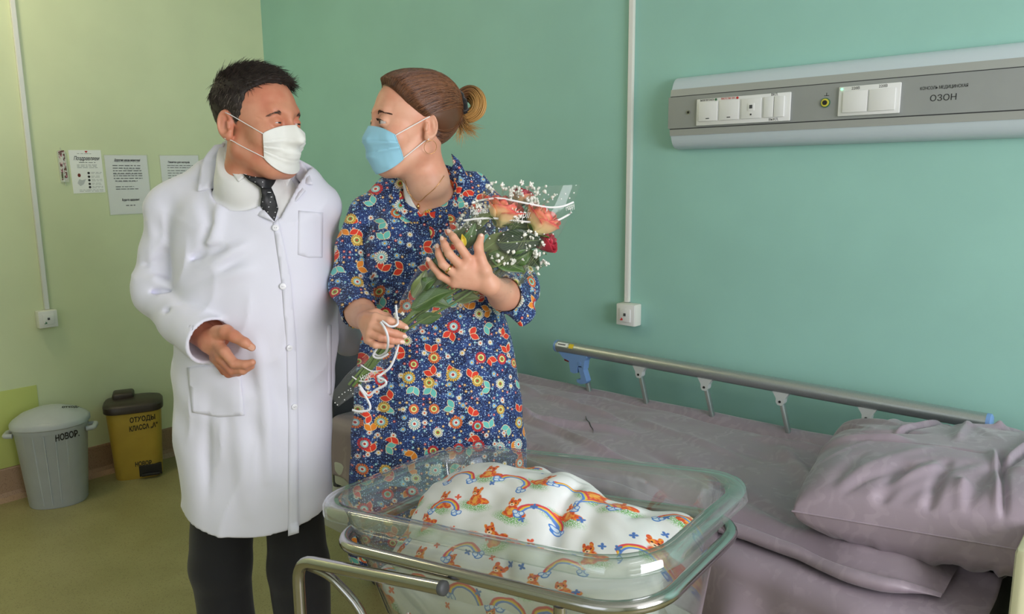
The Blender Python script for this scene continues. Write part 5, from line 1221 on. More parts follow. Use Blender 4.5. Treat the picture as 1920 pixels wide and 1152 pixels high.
dress_lv = levels([(352, 735, 868, 1.965, .066, 2.2), (378, 705, 905, 1.965, .085, 2.2), (425, 694, 920, 1.96, .110, 2.3), (475, 694, 920, 1.955, .130, 2.3), (540, 694, 930, 1.965, .128, 2.2), (585, 690, 944, 1.975, .130, 2.2), (640, 676, 960, 1.985, .142, 2.2), (700, 669, 971, 1.99, .150, 2.2), (800, 664, 984, 1.995, .155, 2.2), (900, 661, 990, 2.0, .158, 2.2), (1120, 655, 998, 2.005, .160, 2.2)])
FOLD_D = [(Vp(a), b, c) for a, b, c in (
    (((700, 520, 1.84), (760, 545, 1.83), (800, 560, 1.83)), .008, .016), (((690, 560, 1.86), (740, 575, 1.85)), -.010, .012), (((850, 600, 1.84), (840, 680, 1.84), (835, 760, 1.84)), -.009, .014), (((900, 620, 1.85), (910, 720, 1.85), (912, 830, 1.85)), .009, .022), (((860, 610, 1.84), (880, 700, 1.84), (885, 820, 1.84)), .008, .016), (((780, 640, 1.84), (765, 740, 1.84), (760, 840, 1.845)), .010, .022), (((720, 660, 1.87), (705, 760, 1.86), (700, 880, 1.86)), -.010, .016), (((690, 650, 1.88), (682, 760, 1.88), (680, 890, 1.88)), .010, .016),
    (((945, 640, 1.88), (958, 740, 1.88), (965, 830, 1.88)), -.010, .016), (((740, 440, 1.85), (760, 480, 1.83), (790, 500, 1.83)), -.007, .012), (((700, 430, 1.87), (715, 480, 1.85), (712, 530, 1.86)), .007, .016), (((655, 460, 1.90), (675, 480, 1.88), (695, 475, 1.89)), -.008, .010), (((635, 530, 1.87), (660, 525, 1.85), (690, 540, 1.86)), .010, .010), (((632, 550, 1.86), (660, 548, 1.83), (690, 556, 1.84)), -.009, .009),
    (((960, 480, 1.90), (985, 520, 1.85)), .008, .012), (((950, 520, 1.84), (985, 545, 1.82), (1000, 560, 1.84)), -.008, .010), (((990, 560, 1.83), (985, 600, 1.80)), .008, .012))]
def dress_solid(P, folds=True):
    d = smax(loft_field(P, dress_lv), P[:, 2]-dress_lv[-1][0], .03)
    sh = chain(P, Vp([(692, 398, 1.96), (735, 362, 1.965), (780, 345, 1.97), (830, 340, 1.97), (885, 354, 1.965), (913, 392, 1.96)]), (.044, .038, .034, .034, .038, .044), .03); d = smin(d, sh, .035)
    d = smin(d, ell(P, VP(745, 470, 1.90), (.075, .07, .075)), .04); d = smin(d, ell(P, VP(850, 470, 1.90), (.075, .07, .075)), .04)
    a1 = chain(P, w_rarm, (.050, .049, .049, .047), .02); a1 = smax(a1, (P-w_rarm[-1]) @ ((w_rarm[-1]-w_rarm[-2])/np.linalg.norm(w_rarm[-1]-w_rarm[-2])), .003)
    a2 = chain(P, w_larm, (.050, .049, .052, .050), .02); a2 = smin(a2, chain(P, Vp([(965, 545, 1.85), (980, 585, 1.81), (978, 608, 1.79)]), (.040, .026, .008), .02), .03); a2 = smax(a2, (P-w_larm[-1]) @ ((w_larm[-1]-w_larm[-2])/np.linalg.norm(w_larm[-1]-w_larm[-2])), .003)
    d = smin(d, a1, .012); d = smin(d, a2, .012)
    if folds:
        for pts, a, w_ in FOLD_D: d = d-ridge(P, pts, a*1.2, w_)
        x, z = P[:, 0], P[:, 2]; d = d+.004*np.sin(x*30+1.2*np.sin(z*7))*sstep(z, 1.05, .7)+.0015*np.sin(x*45+z*30+2*np.sin(z*15))
        d = d+.004*np.exp(-((z-VP(810, 572, 1.85)[2])/.010)**2)      # waist seam
    return d
w_apex, w_L, w_R = VP(786, 408, 1.83), VP(746, 322, 1.83), VP(852, 296, 1.83)
def vcut_w(P):
    e1 = (w_L-w_apex)[[0, 2]]; e2 = (w_R-w_apex)[[0, 2]]; q = P[:, [0, 2]]-w_apex[[0, 2]]; n1 = np.array([e1[1], -e1[0]])/np.hypot(*e1); n2 = np.array([-e2[1], e2[0]])/np.hypot(*e2)
    return np.maximum(np.maximum(-(q @ n1), -(q @ n2)), P[:, 1]-1.965)
w_nb = HW.out(np.array([[0, -.036, -.125]]))[0]; w_base = VP(803, 372, 1.955)
def dress_field(P):
    s = dress_solid(P); d = smax(s, -vcut_w(P), .003); d = smax(d, -chain(P, [w_nb+np.array([0, 0, .1]), w_nb, w_base], (.066, .066, .06)), .005); d = smax(d, .46-P[:, 2], .003)
    inn = s+.011; d = np.maximum(d, -np.maximum(inn, P[:, 2]-.60))
    for arm, r_ in ((w_rarm, .0395), (w_larm, .042)):
        cd_ = (arm[-1]-arm[-2])/np.linalg.norm(arm[-1]-arm[-2]); core = cap(P, arm[-2]*.4+arm[-1]*.6, arm[-1]+cd_*.08, r_, r_); d = np.maximum(d, -core)
    return d
def woman_body(P):
    d = HW.field(P); nk = HW.out(np.array([[0, -.018, -.045], [0, -.036, -.125]]))
    d = smin(d, chain(P, [nk[0], nk[1], w_base], (.047, .048, .056), .03), .03)
    def tor(P):
        t = smax(dress_solid(P, False)+.012, VP(800, 640, 1.9)[2]-P[:, 2], .02); return smax(t, P[:, 2]-(dress_lv[-1][0]+.0), .03)
    d = near(d, P, (w_rarm[0][0]-.05, 1.78, VP(800, 640, 1.9)[2]), (w_larm[0][0]+.05, 2.1, dress_lv[-1][0]), tor, .03)
    d = near(d, P, *bbx(w_rarm, [w_rwr]), lambda P: chain(P, list(w_rarm)+[w_rwr], (.036, .036, .036, .033, .0235), .02), .01)
    d = near(d, P, *bbx(w_larm, [w_lwr]), lambda P: chain(P, list(w_larm)+[w_lwr], (.036, .036, .037, .034, .0245), .02), .01)
    d = near(d, P, *bbx(w_lth, *w_lf), lambda P: hand_field(P, w_lwr, w_lth, (.017, .0150, .0118, .0098, .0074), w_lf, fr_w, .005), .012, .05)
    d = near(d, P, *bbx(w_rth, *w_rf), lambda P: hand_field(P, w_rwr, w_rth, (.016, .013, .011, .008), w_rf, fr_w, .0045), .012, .05)
    if P[:, 2].min() < .9:
        def legs(P):
            d = None
            for lx in (w_tor[3][0]-.075, w_tor[3][0]+.075): e = chain(P, [(lx, 2.0, .80), (lx, 2.0, .46), (lx, 2.01, .09)], (.070, .050, .036), .02); e = smin(e, cap(P, (lx, 2.02, .05), (lx-.02, 1.90, .035), .032, .024), .02); d = e if d is None else np.minimum(d, e)
            return smin(d, rbox(P, (w_tor[3][0], 2.0, .86), (.13, .10, .12), .08), .05)
        d = near(d, P, (w_tor[3][0]-.16, 1.88, 0), (w_tor[3][0]+.16, 2.12, .98), legs, .04)
    return d
v1 = surfnet(woman_body, HW.c+np.array([-.15, -.15, -.17]), HW.c+np.array([.15, .15, .15]), .0022)
b1 = bbx(w_lth, *w_lf); b2 = bbx(w_rth, *w_rf); b1 = (b1[0]-.02, b1[1]+np.array([.09, .05, .03])); b2 = (b2[0]-np.array([.07, .02, .02]), b2[1]+np.array([.02, .04, .03]))
v2 = surfnet(woman_body, *b1, .0020); v4 = surfnet(woman_body, *b2, .0020)
v3 = surfnet(woman_body, (w_rarm[2][0]-.08, 1.64, 0), (w_larm[2][0]+.08, 2.16, HW.c[2]-.158), .007); V, Q = v3; fc = V[Q].mean(1); keep = np.ones(len(Q), bool)
for lo_, hi_, res in ((*b1, .002), (*b2, .002)):
    nb_ = np.ceil((hi_-lo_)/(res*8))*res*8; keep &= ~((fc > lo_+.002) & (fc < lo_+nb_-.003)).all(1)
v3 = (V, Q[keep]); Vw, Qw = merge([v1, v2, v4, v3])
woman = fast_mesh('person', V2W(Vw), Qw, M_SKIN_W); props(woman, 'woman in blue floral robe and pale blue mask holding a wrapped rose bouquet', 'person')
HW.eyes(woman)
HW.brow(1, [(.021, .097, .030), (.032, .095, .033), (.050, .078, .028)], woman, M_HAIR_W, .003, 70, .007, 4, .0005); HW.brow(-1, [(-.021, .097, .030), (-.032, .095, .033), (-.050, .078, .028)], woman, M_HAIR_W, .003, 70, .007, 5, .0005)
g = Geo()
for k in range(26):    # lashes of the near eye
    t = k/25; x0 = .020+.0245*t; ang = (x0-.032)/.0148; p = np.array([x0, .0835+.0150*math.cos(ang*.95), .0118+.0028*math.sqrt(max(0, 1-((x0-.032)/.0138)**2))]); e = p+np.array([.004*(t-.3), .0055, .0035]); g.tube(V2W(HW.out(np.array([p, (p+e)/2+np.array([0, .001, -.0008]), e]))), [.0005, .0004, .0001], 3, cap=False)
g.obj('eyelashes', M_LASH, woman)
nl = []
for ch in w_lf+[w_lth]+w_rf[:3]:
    ax = np.array(ch[-1])-np.array(ch[-2]); nr = np.array([0.0, -1, .15]); nr = nr-ax*(nr @ ax)/(ax @ ax); nr /= np.linalg.norm(nr); nl.append((np.array(ch[-1])+nr*.0062, nr, ax, .0050))
nails(nl, M_NAIL_W, woman)
# hair swept back into a bun
BUN = np.array([.004, -.104, .052])
def w_hairline(p):
    ax = np.abs(p[:, 0]); z = p[:, 2]; yl = np.interp(z, [-.07, -.035, -.005, .02, .035, .055, .075, .095, .110, .12], [-.055, -.040, -.022, -.004, .020, .044, .060, .074, .088, .13]); return np.maximum(p[:, 1]-yl, -(z+.055-.02*sstep(ax, .02, .06)))
def w_hair(P):
    p = HW.loc(P); sk = HW.skull(p); thick = .006+.010*sstep(p[:, 2], .03, .11)+.004*sstep(-p[:, 1], .0, .08); thick = thick*(.12+.88*sstep(-w_hairline(p), 0, .028)); d = sk-thick
    d = d-ridge(p, [(.01, .085, .10), (.052, .050, .075), (.070, .010, .045)], .006, .022)
    d = smin(d, ell(p, BUN+np.array([0, .014, 0]), (.024, .018, .024)), .03); d = smax(d, w_hairline(p), .008)
    e = np.stack([np.abs(p[:, 0])-.076, p[:, 1]+.014, p[:, 2]-.000], 1); return smax(d, -ell(e, (0, 0, 0), (.025, .017, .026)), .004)
V, Q = surfnet(w_hair, HW.c+np.array([-.15]*3), HW.c+np.array([.17, .15, .16]), .0028)
wh = fast_mesh('hair', V2W(V), Q, M_HAIR_W, woman, attrs={'along': np.zeros(len(V)), 'shade': np.full(len(V), .25)})
L = HW.loc(V); sk = HW.skull(L); r = np.random.default_rng(9); hl = w_hairline(L); idx = np.where((hl > -.012) & (sk > .001) & (L[:, 1] > -.06))[0]; sel = r.choice(idx, 1300); o = np.array([0, -.015, .04]); paths = []; rad = []; shd = []
S0 = L[sel]-o; D0 = S0/np.linalg.norm(S0, axis=1)[:, None]; Db = (BUN-o)/np.linalg.norm(BUN-o); nT = 14; PP = np.zeros((len(sel), nT, 3))
jit = r.normal(0, .035, (len(sel), 3)); hf = lambda p: w_hair(HW.out(p))
for k, t in enumerate(np.linspace(0, .97, nT)):
    tgt = Db+jit; d = D0*(1-t)+tgt*t*1.0; up = np.array([0, 0, .28])*math.sin(math.pi*t)*np.sign(D0[:, 2:3]+.3); d = d+up*.5; d /= np.linalg.norm(d, axis=1)[:, None]; rr = np.full(len(sel), .15)
    for _ in range(22): rr = rr-np.clip(hf(o+d*rr[:, None]), -.02, .03)*.7
    PP[:, k] = o+d*(rr+.0006+.0012*r.random(len(sel)))[:, None]
for k in range(len(sel)): paths.append(V2W(HW.out(PP[k]))); rad.append(np.full(nT, .0007)*np.r_[.3, np.ones(nT-1)]); shd.append(r.uniform(0, 1))
strand_mesh('hair_strands', paths, rad, M_HAIR_W, wh, shd)
# bun: looped ponytail, blonde towards the tips (photo positions at the bun's own depth)
hb = 1.95
loop = np.array(Vp([(856, 192, hb-.01), (868, 180, hb), (884, 176, hb), (896, 190, hb-.01), (894, 208, hb-.015), (878, 218, hb-.01), (862, 214, hb)])); C = spline(loop, 6); T, N, B = frames(C); paths = []; rad = []; shd = []
for k in range(330):
    a = r.uniform(0, 6.28); q = math.sqrt(r.uniform(0, 1)); w_ = .0165*(.75+.35*np.sin(np.linspace(0, math.pi, len(C)))); off = N*np.cos(a)*q*w_[:, None]+B*np.sin(a)*q*w_[:, None]*1.2
    paths.append(V2W(C+off+.0008*np.sin(np.linspace(0, 9, len(C))+k)[:, None])); rad.append(np.full(len(C), .0009)); shd.append(r.uniform(0, 1))
bun = strand_mesh('hair_bun', paths, rad, M_HAIR_WB, wh, shd)
paths = []; rad = []; shd = []
for k in range(130):    # loose blonde ends
    p0 = np.array(VP(858+r.normal(0, 5), 214+r.normal(0, 6), hb-.02+r.normal(0, .006))); ex, ey = (888+r.normal(0, 9), 246+r.normal(0, 9)) if r.uniform() < .75 else (858+r.normal(0, 8), 262+r.normal(0, 8)); e = np.array(VP(ex, ey, hb-.03+r.normal(0, .01))); m1 = p0*.6+e*.4+np.array([.004, 0, -.012]); paths.append(V2W(spline(np.array([p0, m1, e]), 5))); n_ = len(paths[-1]); rad.append(np.linspace(.0009, .0002, n_)); shd.append(r.uniform(0, 1))
strand_mesh('loose_ends', paths, rad, M_HAIR_WB, bun, shd)
M_SCRUN = simple('black_velvet_scrunchie', lin(16, 14, 16), .9, Sheen_Weight=.3)
c0 = np.array(VP(861, 190, hb-.014)); axd = np.array(VP(866, 186, hb))-np.array(VP(846, 196, hb-.01)); axd /= np.linalg.norm(axd); e1 = np.cross(axd, [0, 1, 0]); e1 /= np.linalg.norm(e1); e2 = np.cross(axd, e1); an = np.linspace(0, 2*np.pi, 40, endpoint=False); rc_ = .0265+.0015*np.sin(an*9)
P = c0+np.cos(an)[:, None]*rc_[:, None]*e1+np.sin(an)[:, None]*rc_[:, None]*e2+axd*(.002*np.sin(an*7))[:, None]; Geo().tube(V2W(P),   .0088+.0016*np.sin(an*11), 10, closed=True).obj('scrunchie', M_SCRUN, wh)
# mask, earring, necklace, ring
mk, MP = mask_mesh(HW, M_MASKB, woman, .000, -.110, .92, .010, 8, 2, .22, 90)
for lf, sx in ((False, -1), (True, 1)): loops(HW, MP, mk, ((sx*.074, -.010, .026), (sx*.070, -.006, -.026)), lf, .0013)
M_GOLD = simple('gold', lin(214, 170, 110), .25, 1.0)
ec = np.array([.0765, -.012, -.044]); an = np.linspace(0, 2*np.pi, 36, endpoint=False); P = ec+np.stack([.004*np.sin(an), .0155*np.cos(an), .0155*np.sin(an)], 1); Geo().tube(V2W(HW.out(P)), .0006, 6, closed=True).obj('hoop_earring', M_GOLD, woman)
WB = bvh_of(V2W(Vw), Qw)
def surf_path(px, bvh, off):
    out = []
    for x, y in px:
        l, n = on_surf(bvh, x, y)
        if l is not None: out.append(l+n*off)
    return np.array(out)
nkp = surf_path([tuple(p[:2]) for p in spline(np.array([(760, 338, 0), (768, 362, 0), (784, 378, 0), (800, 366, 0), (818, 350, 0), (832, 330, 0)]), 8)], WB, .0012)
nk = Geo().tube(nkp, .0008, 6).obj('necklace', M_GOLD, woman)
l, n = on_surf(WB, 785, 386)
if l is not None: Geo().tube([l+n*.002+np.array([0, 0, .006]), l+n*.003, l+n*.002-np.array([0, 0, .007])], [.0015, .0035, .0025], 10).obj('pendant', M_GOLD, nk)
a, b = np.array(w_lf[2][1]), np.array(w_lf[2][2]); c = a*.42+b*.58; d = (b-a)/np.linalg.norm(b-a); e1 = np.cross(d, [0, 0, 1.0]); e1 /= np.linalg.norm(e1); e2 = np.cross(d, e1); R = np.array([[c+d*o_+.0104*k_*(math.cos(t)*e1+math.sin(t)*e2) for t in np.linspace(0, 2*np.pi, 24, endpoint=False)] for o_, k_ in ((-.0022, .985), (-.0018, 1.02), (.0018, 1.02), (.0022, .985))]); V, F = rings_geo(R); mobj('ring', V2W(V), F, M_GOLD, woman)
# robe
def dress_mat():
    t = NT('navy_floral_cotton'); uv = t.uv()
    col = t.mix(t.ss(t.noise(uv, 30, 3), .4, .65), lin(14, 26, 70), lin(26, 52, 112))
    def cells(scale, off, rnd=.75):
        c = t.vmath('ADD', uv, (off[0], off[1], 0)); v = t.voronoi(c, scale, rnd); x, y, _ = t.sep(t.vmath('SUBTRACT', c, v['Position'])); r = t.sep(v['Color']); ang = r[2]*6.283; ca = t.math('COSINE', ang); sa = t.math('SINE', ang); return x*ca-y*sa, x*sa+y*ca, r
    def polar(x, y): return (x*x+y*y).sqrt(), t.math('ARCTAN2', y, x)
    # tiny dots
    for sc, off, c1, p in ((300, (.1, .3), lin(84, 124, 190), .35), (190, (.7, .2), lin(170, 198, 226), .72)):
        v = t.voronoi(t.vmath('ADD', uv, (*off, 0)), sc, .9); rr = t.sep(v['Color']); col = t.mix(t.ss(v['Distance'], .34, .24)*rr[0].gt(p), col, c1)
    # little coloured blossoms
    x, y, r = cells(66, (.31, .17)); rad, a = polar(x, y); on = r[0].gt(.55); pet = t.math('COSINE', a*8.0)*.0006+.0030
    c = t.mix(r[1].gt(.33), lin(214, 66, 44), t.mix(r[1].gt(.66), lin(232, 176, 70), lin(120, 190, 206))); col = t.mix(t.ss(rad-pet, .0004, -.0004)*on, col, c); col = t.mix(t.ss(rad, .0016, .0010)*on, col, lin(242, 236, 214))
    # white daisies
    x, y, r = cells(34, (.53, .91)); rad, a = polar(x, y); on = r[0].gt(.45); pet = t.math('ABSOLUTE', t.math('COSINE', a*5.0))*.0042+.0034
    wc = t.mix(r[1].gt(.6), lin(240, 236, 224), lin(150, 196, 226)); col = t.mix(t.ss(rad-pet, .0005, -.0005)*on, col, wc); col = t.mix(t.ss(rad, .0030, .0022)*on, col, t.mix(r[1].gt(.4), lin(226, 110, 50), lin(238, 190, 70)))
    # leaf pairs
    x, y, r = cells(19, (.23, .47), .65); on = r[0].gt(.30)
    for s in (-1, 1):
        X = x*.82-y*(.57*s); Y = x*(.57*s)+y*.82; q = (X-.0135)*(1/.0125); wd = (1-q*q).max(0.0); e = Y.abs()-wd*.0076; col = t.mix(t.ss(e, .0014, .0006)*q.abs().lt(1.15)*on, col, lin(244, 214, 170)); col = t.mix(t.ss(e, -.0003, -.0010)*q.abs().lt(1.0)*on, col, t.mix(r[1].gt(.58), lin(228, 58, 34), t.mix(r[1].gt(.8), lin(240, 142, 40), lin(110, 200, 190))))
    # big ringed flowers
    x, y, r = cells(16.5, (.77, .05), .6); rad, a = polar(x, y); on = r[0].gt(.34); big = .0125+r[1]*.005; pet = t.math('ABSOLUTE', t.math('COSINE', a*8.0)); edge = big*(pet*.16+.86)
    pc = t.mix(r[2].gt(.30), lin(216, 48, 34), t.mix(r[2].gt(.52), lin(232, 186, 64), t.mix(r[2].gt(.76), lin(226, 226, 210), lin(236, 120, 40)))); pc = t.mix(t.ss(pet, .42, .30)*t.ss(rad-big*.55, 0.0, .001), pc, lin(34, 50, 100))
    col = t.mix(t.ss(rad-edge, .0005, -.0005)*on, col, pc); col = t.mix(t.ss(rad-big*.58, .0004, -.0004)*on, col, t.mix(r[1].gt(.5), lin(244, 228, 150), lin(150, 206, 210))); col = t.mix(t.ss(rad-big*.38, .0004, -.0004)*on, col, t.mix(r[1].gt(.6), lin(120, 160, 70), lin(240, 240, 230))); col = t.mix(t.ss(rad-big*.2, .0004, -.0004)*on, col, lin(200, 54, 40))
    t.bump(t.noise(t.scale(uv, (800, 800, 1)), 1, 1), .08, .0005)
    return t.done(col, .7, Sheen_Weight=.1)
M_DRESS = dress_mat()
V, Q = surfnet(dress_field, (w_rarm[2][0]-.07, 1.70, .44), (w_larm[2][0]+.08, 2.20, 1.66), .005)
def dress_uv(V):
    return np.stack([V[:, 0]+.30*(V[:, 1]-1.85), V[:, 2]+.30*(V[:, 1]-1.85)], 1)
dress = fast_mesh('floral_robe', V2W(V), Q, M_DRESS, woman, uv=dress_uv(V)); DB = bvh_of(V2W(V), Q)
def uv_from_world(o, k=1.0):
    me = o.data; co = np.zeros(len(me.vertices)*3); me.vertices.foreach_get('co', co); co = co.reshape(-1, 3); x = (co-CAM) @ _r0; ul = me.uv_layers.new(name='UVMap'); ix = np.zeros(len(me.loops), np.int32); me.loops.foreach_get('vertex_index', ix); ul.data.foreach_set('uv', np.stack([x+.31, co[:, 2]+.17], 1)[ix].astype(np.float32).ravel())
uv_from_world(drape('robe_collar', [(750, 328), (757, 340), (772, 378), (787, 408), (778, 420), (752, 404), (733, 384), (735, 352)], DB, .009, M_DRESS, dress, 5, .003, smooth_it=6))
uv_from_world(drape('robe_collar', [(846, 288), (860, 300), (876, 330), (858, 372), (822, 404), (790, 418), (787, 408), (812, 372), (836, 336), (850, 308)], DB, .010, M_DRESS, dress, 5, .003, smooth_it=6))
uv_from_world(drape('breast_pocket', [(800, 400), (838, 392), (846, 440), (808, 448)], DB, .003, M_DRESS, dress, 6, .003, smooth_it=1))
drape('undershirt', [(754, 340), (762, 350), (773, 378), (789, 402), (786, 412), (774, 402), (760, 378)], WB, .005, M_SHIRT, woman, 4, .002, smooth_it=3)
M_SLIP = simple('grey_slipper_felt', lin(120, 110, 120), .9)
for lx in (w_tor[3][0]-.075, w_tor[3][0]+.075):
    def slip(P, lx=lx): d = cap(P, (lx, 2.03, .035), (lx-.02, 1.88, .032), .042, .040); return smax(smax(d, .002-P[:, 2], .004), (P[:, 2]-.055)-(P[:, 1]-1.92)*-.3, .006)
    V, Q = surfnet(slip, (lx-.09, 1.80, -.01), (lx+.09, 2.1, .11), .006); fast_mesh('slipper', V2W(V), Q, M_SLIP, woman)

# ================================================================ bouquet
bq = thing('rose_bouquet', V2W(VP(640, 745, 1.70))[0], 'rose bouquet with baby\'s breath in clear printed cellophane held by the woman', 'bouquet')
M_FILM = clear_film('clear_cellophane', (.96, .97, .96), 1.42, .05, .03, .8)
secs = [((619, 743), (634, 763), 1.705, .15), ((650, 703), (682, 727), 1.70, .25), ((690, 664), (722, 688), 1.695, .4), ((720, 622), (752, 646), 1.69, .7), ((744, 578), (787, 617), 1.69, .6), ((780, 512), (858, 580), 1.695, .5), ((830, 440), (932, 545), 1.70, .42), ((888, 380), (1004, 490), 1.705, .36), ((932, 345), (1052, 436), 1.71, .34), ((955, 352), (1088, 346), 1.715, .28)]
ra = np.linspace(0, 2*np.pi, 64, endpoint=False); R = []
keysec = []
for (l, r_, h, k) in secs:
    A, B = VP(*l, h), VP(*r_, h); keysec.append(np.concatenate([(A+B)/2, (B-A)/2, [np.linalg.norm(B-A)/2*k]]))
K = spline(np.array(keysec), 6)
for i, row in enumerate(K):
    c, hx, dp = row[:3], row[3:6], row[6]; t = i/len(K); cr = 1+.035*np.sin(ra*7+t*9)*.8+.02*np.sin(ra*17+t*20)
    R.append(c+np.cos(ra)[:, None]*hx*(cr[:, None]*.5+.5)+np.sin(ra)[:, None]*np.array([0, 1, 0])*(dp*cr)[:, None])
R = np.array(R); V, F = rings_geo(R); film = mobj('cellophane', V2W(V), F, M_FILM, bq); FB = bvh_of(V2W(V), F)
M_PRINT = simple('white_film_print', lin(240, 240, 238), .5)
def ribbon(name, P, wid, mat, parent, nrm=None, thick=.0004):
    """flat strip along a path (world points); nrm: facing direction"""
    P = np.asarray(P); T, N, B = frames(P); n = len(P); Nn = np.broadcast_to(np.asarray(nrm, float), P.shape) if nrm is not None else N; S = np.cross(T, Nn); S /= np.linalg.norm(S, axis=1)[:, None]+1e-9
    V, F = grid_geo(np.stack([P-S*wid/2, P+S*wid/2], 1)); o = mobj(name, V, F, mat, parent); s = o.modifiers.new('t', 'SOLIDIFY'); s.thickness = thick; return o
tocam = -_fh
def film_pt(x, y, off=.0012, hf=1.67):
    l, n = on_surf(FB, x, y)
    return (hd(x, y, hf) if l is None else l+tocam*off)
for px in (((884, 381), (905, 375), (935, 372), (965, 377), (1000, 384), (1030, 389), (1055, 387), (1076, 379)), ((868, 414), (900, 410), (935, 410), (975, 415), (1010, 417), (1040, 415), (1062, 405), (1072, 398)), ((660, 706), (676, 715), (700, 713)), ((676, 684), (697, 696), (720, 694))):
    C = spline(np.array([(x, y, 0) for x, y in px]), 6); ribbon('printed_band', [film_pt(x, y) for x, y, _ in C], .0042 if px[0][0] > 800 else .003, M_PRINT, film, tocam)
def film_text(body, x, y, size, ang, width):
    c = film_pt(x, y, .003); a = math.radians(ang); X = _r0*math.cos(a)+np.array([0, 0, 1.0])*math.sin(a); Y = np.array([0, 0, 1.0])*math.cos(a)-_r0*math.sin(a)
    text(body, size, M_PRINT, film, basis(c, X, Y, tocam), shear=.35, width=width)
film_text('Happiness', 985, 401, .030, -4, .070); film_text('Happiness', 898, 395, .024, 6, .040); film_text('Happy', 1068, 388, .018, 22, .022); film_text('Happin', 688, 704, .020, 32, .036)
g = Geo(); r = np.random.default_rng(12)
def blob(c, s, n=6): 
    a = np.linspace(0, 2*np.pi, n, endpoint=False); RR = np.array([[c+s*np.array([math.sin(b)*math.cos(t), math.sin(b)*math.sin(t), math.cos(b)]) for t in a] for b in (.25, 1.0, 1.6, 2.3, 2.9)]); return rings_geo(RR, True, True)
for row, (y0, dx) in enumerate(((356, 0), (365, 8), (430, 0), (440, 9), (452, 0))):
    for k in range(12):
        x = 900+dx+k*16 if y0 < 400 else 850+dx+k*17; y = y0+(x-960)*.02+8*math.sin(x*.02)
        if y0 < 400 and x < 950: continue
        l, n = on_surf(FB, x, y)
        if l is not None: g.add(*blob(l+tocam*.0005, .0018))
for k in range(16):
    x = r.uniform(628, 700); y = 748-(x-628)*.72+r.uniform(-2, 16); l, n = on_surf(FB, x, y)
    if l is not None: g.add(*blob(l+tocam*.0005, .0014))
o = g.obj('printed_dots', M_PRINT, film); o['kind'] = 'stuff'
# roses
def petal_mat():
    t = NT('peach_rose_petal'); u, v, _ = t.sep(t.uv()); n = t.noise(t.coord(), 60, 2); f = v+(n-.5)*.35
    return t.done(t.ramp(f, [(0, lin(222, 214, 130)), (.4, lin(248, 222, 160)), (.78, lin(248, 196, 150)), (.93, lin(238, 138, 110)), (1, lin(214, 84, 84))]), .55, Subsurface_Weight=.1, Subsurface_Radius=(.5, .2, .1), Subsurface_Scale=.004, Sheen_Weight=.1)
M_PETAL = petal_mat()
M_PETAL_R = simple('crimson_rose_petal', lin(186, 40, 62), .55, noise=.15, nscale=50)
M_SEPAL = simple('rose_sepal_green', lin(86, 112, 52), .6)
def petal(c, ax, phi, r0, H, openn, wid, curl, name, mat, parent):
    ax = ax/np.linalg.norm(ax); e1 = np.cross(ax, [0.3, 1, .2]); e1 /= np.linalg.norm(e1); e2 = np.cross(ax, e1); nu, nv = 9, 8; P = np.zeros((nu, nv, 3)); uv = []
    for i, u in enumerate(np.linspace(-1, 1, nu)):
        for j, v in enumerate(np.linspace(0, 1, nv)):
            w_ = wid*math.sin(math.pi*min(1, .12+v*.62))**.7; a = phi+u*w_; topd = 1-.16*u*u*v; rad = r0*(.25+.75*math.sin(min(1, v*1.15)*math.pi/2))*(1+openn*v*v)+curl*max(0, v-.72)**1.5*r0*3.0-.0012*math.cos(u*6)*v; z = H*v*topd-curl*max(0, v-.78)**2*H*1.6
            P[i, j] = c+ax*z+rad*(math.cos(a)*e1+math.sin(a)*e2); uv.append((u*.5+.5, v))
    V, F = grid_geo(P); o = mobj(name, V2W(V), F, mat, parent, uv=uv); s = o.modifiers.new('t', 'SOLIDIFY'); s.thickness = .0007; return o
def rose(px, py, h, dirpx, size, mats, parent, seed):
    rr = np.random.default_rng(seed); c = VP(px, py, h); e = VP(px+dirpx[0], py+dirpx[1], h-.02*dirpx[2]); ax = (e-c)/np.linalg.norm(e-c); base = c-ax*size*.75
    t = bpy.data.objects.new('rose', None)
    prof = [(0.0015, 0), (size*.30, size*.10), (size*.42, size*.45), (size*.30, size*1.0), (.002, size*1.15)]; e1 = np.cross(ax, [0.3, 1, .2]); e1 /= np.linalg.norm(e1); e2 = np.cross(ax, e1)
    Rr = np.array([[base+ax*z+q*(math.cos(a)*e1+math.sin(a)*e2) for a in np.linspace(0, 2*np.pi, 16, endpoint=False)] for q, z in prof]); V, F = rings_geo(Rr, True, True); core = mobj('rose', V2W(V), F, mats[0], parent, uv=[(.5, .6)]*len(V))
    ph = rr.uniform(0, 6)
    for k in range(14):
        lay = k/13; ph += 2.4; petal(base, ax, ph, size*(.40+.55*lay), size*(1.75-.30*lay), .02+.10*lay**2, .75+.35*lay, .06+.30*lay**2, 'petal', mats[0] if k < 11 or len(mats) < 2 else mats[1], core)
    for k in range(5): petal(base-ax*.002, ax, k*1.257, size*.5, size*.7, .9, .28, .3, 'sepal', M_SEPAL, core)
    return core, base, ax
bpy.data.objects
RO = [(942, 402, 1.700, (16, -40, .5), .040, (M_PETAL,), 3), (1012, 420, 1.700, (26, -34, .5), .040, (M_PETAL, M_PETAL), 5), (1022, 456, 1.715, (34, -14, .6), .026, (M_PETAL_R,), 8), (978, 372, 1.735, (10, -40, .2), .024, (M_PETAL_R, M_PETAL), 9)]
grip = VP(738, 634, 1.69); M_STEM = simple('rose_stem_green', lin(104, 128, 66), .55, noise=.15, nscale=60); rr = np.random.default_rng(4)
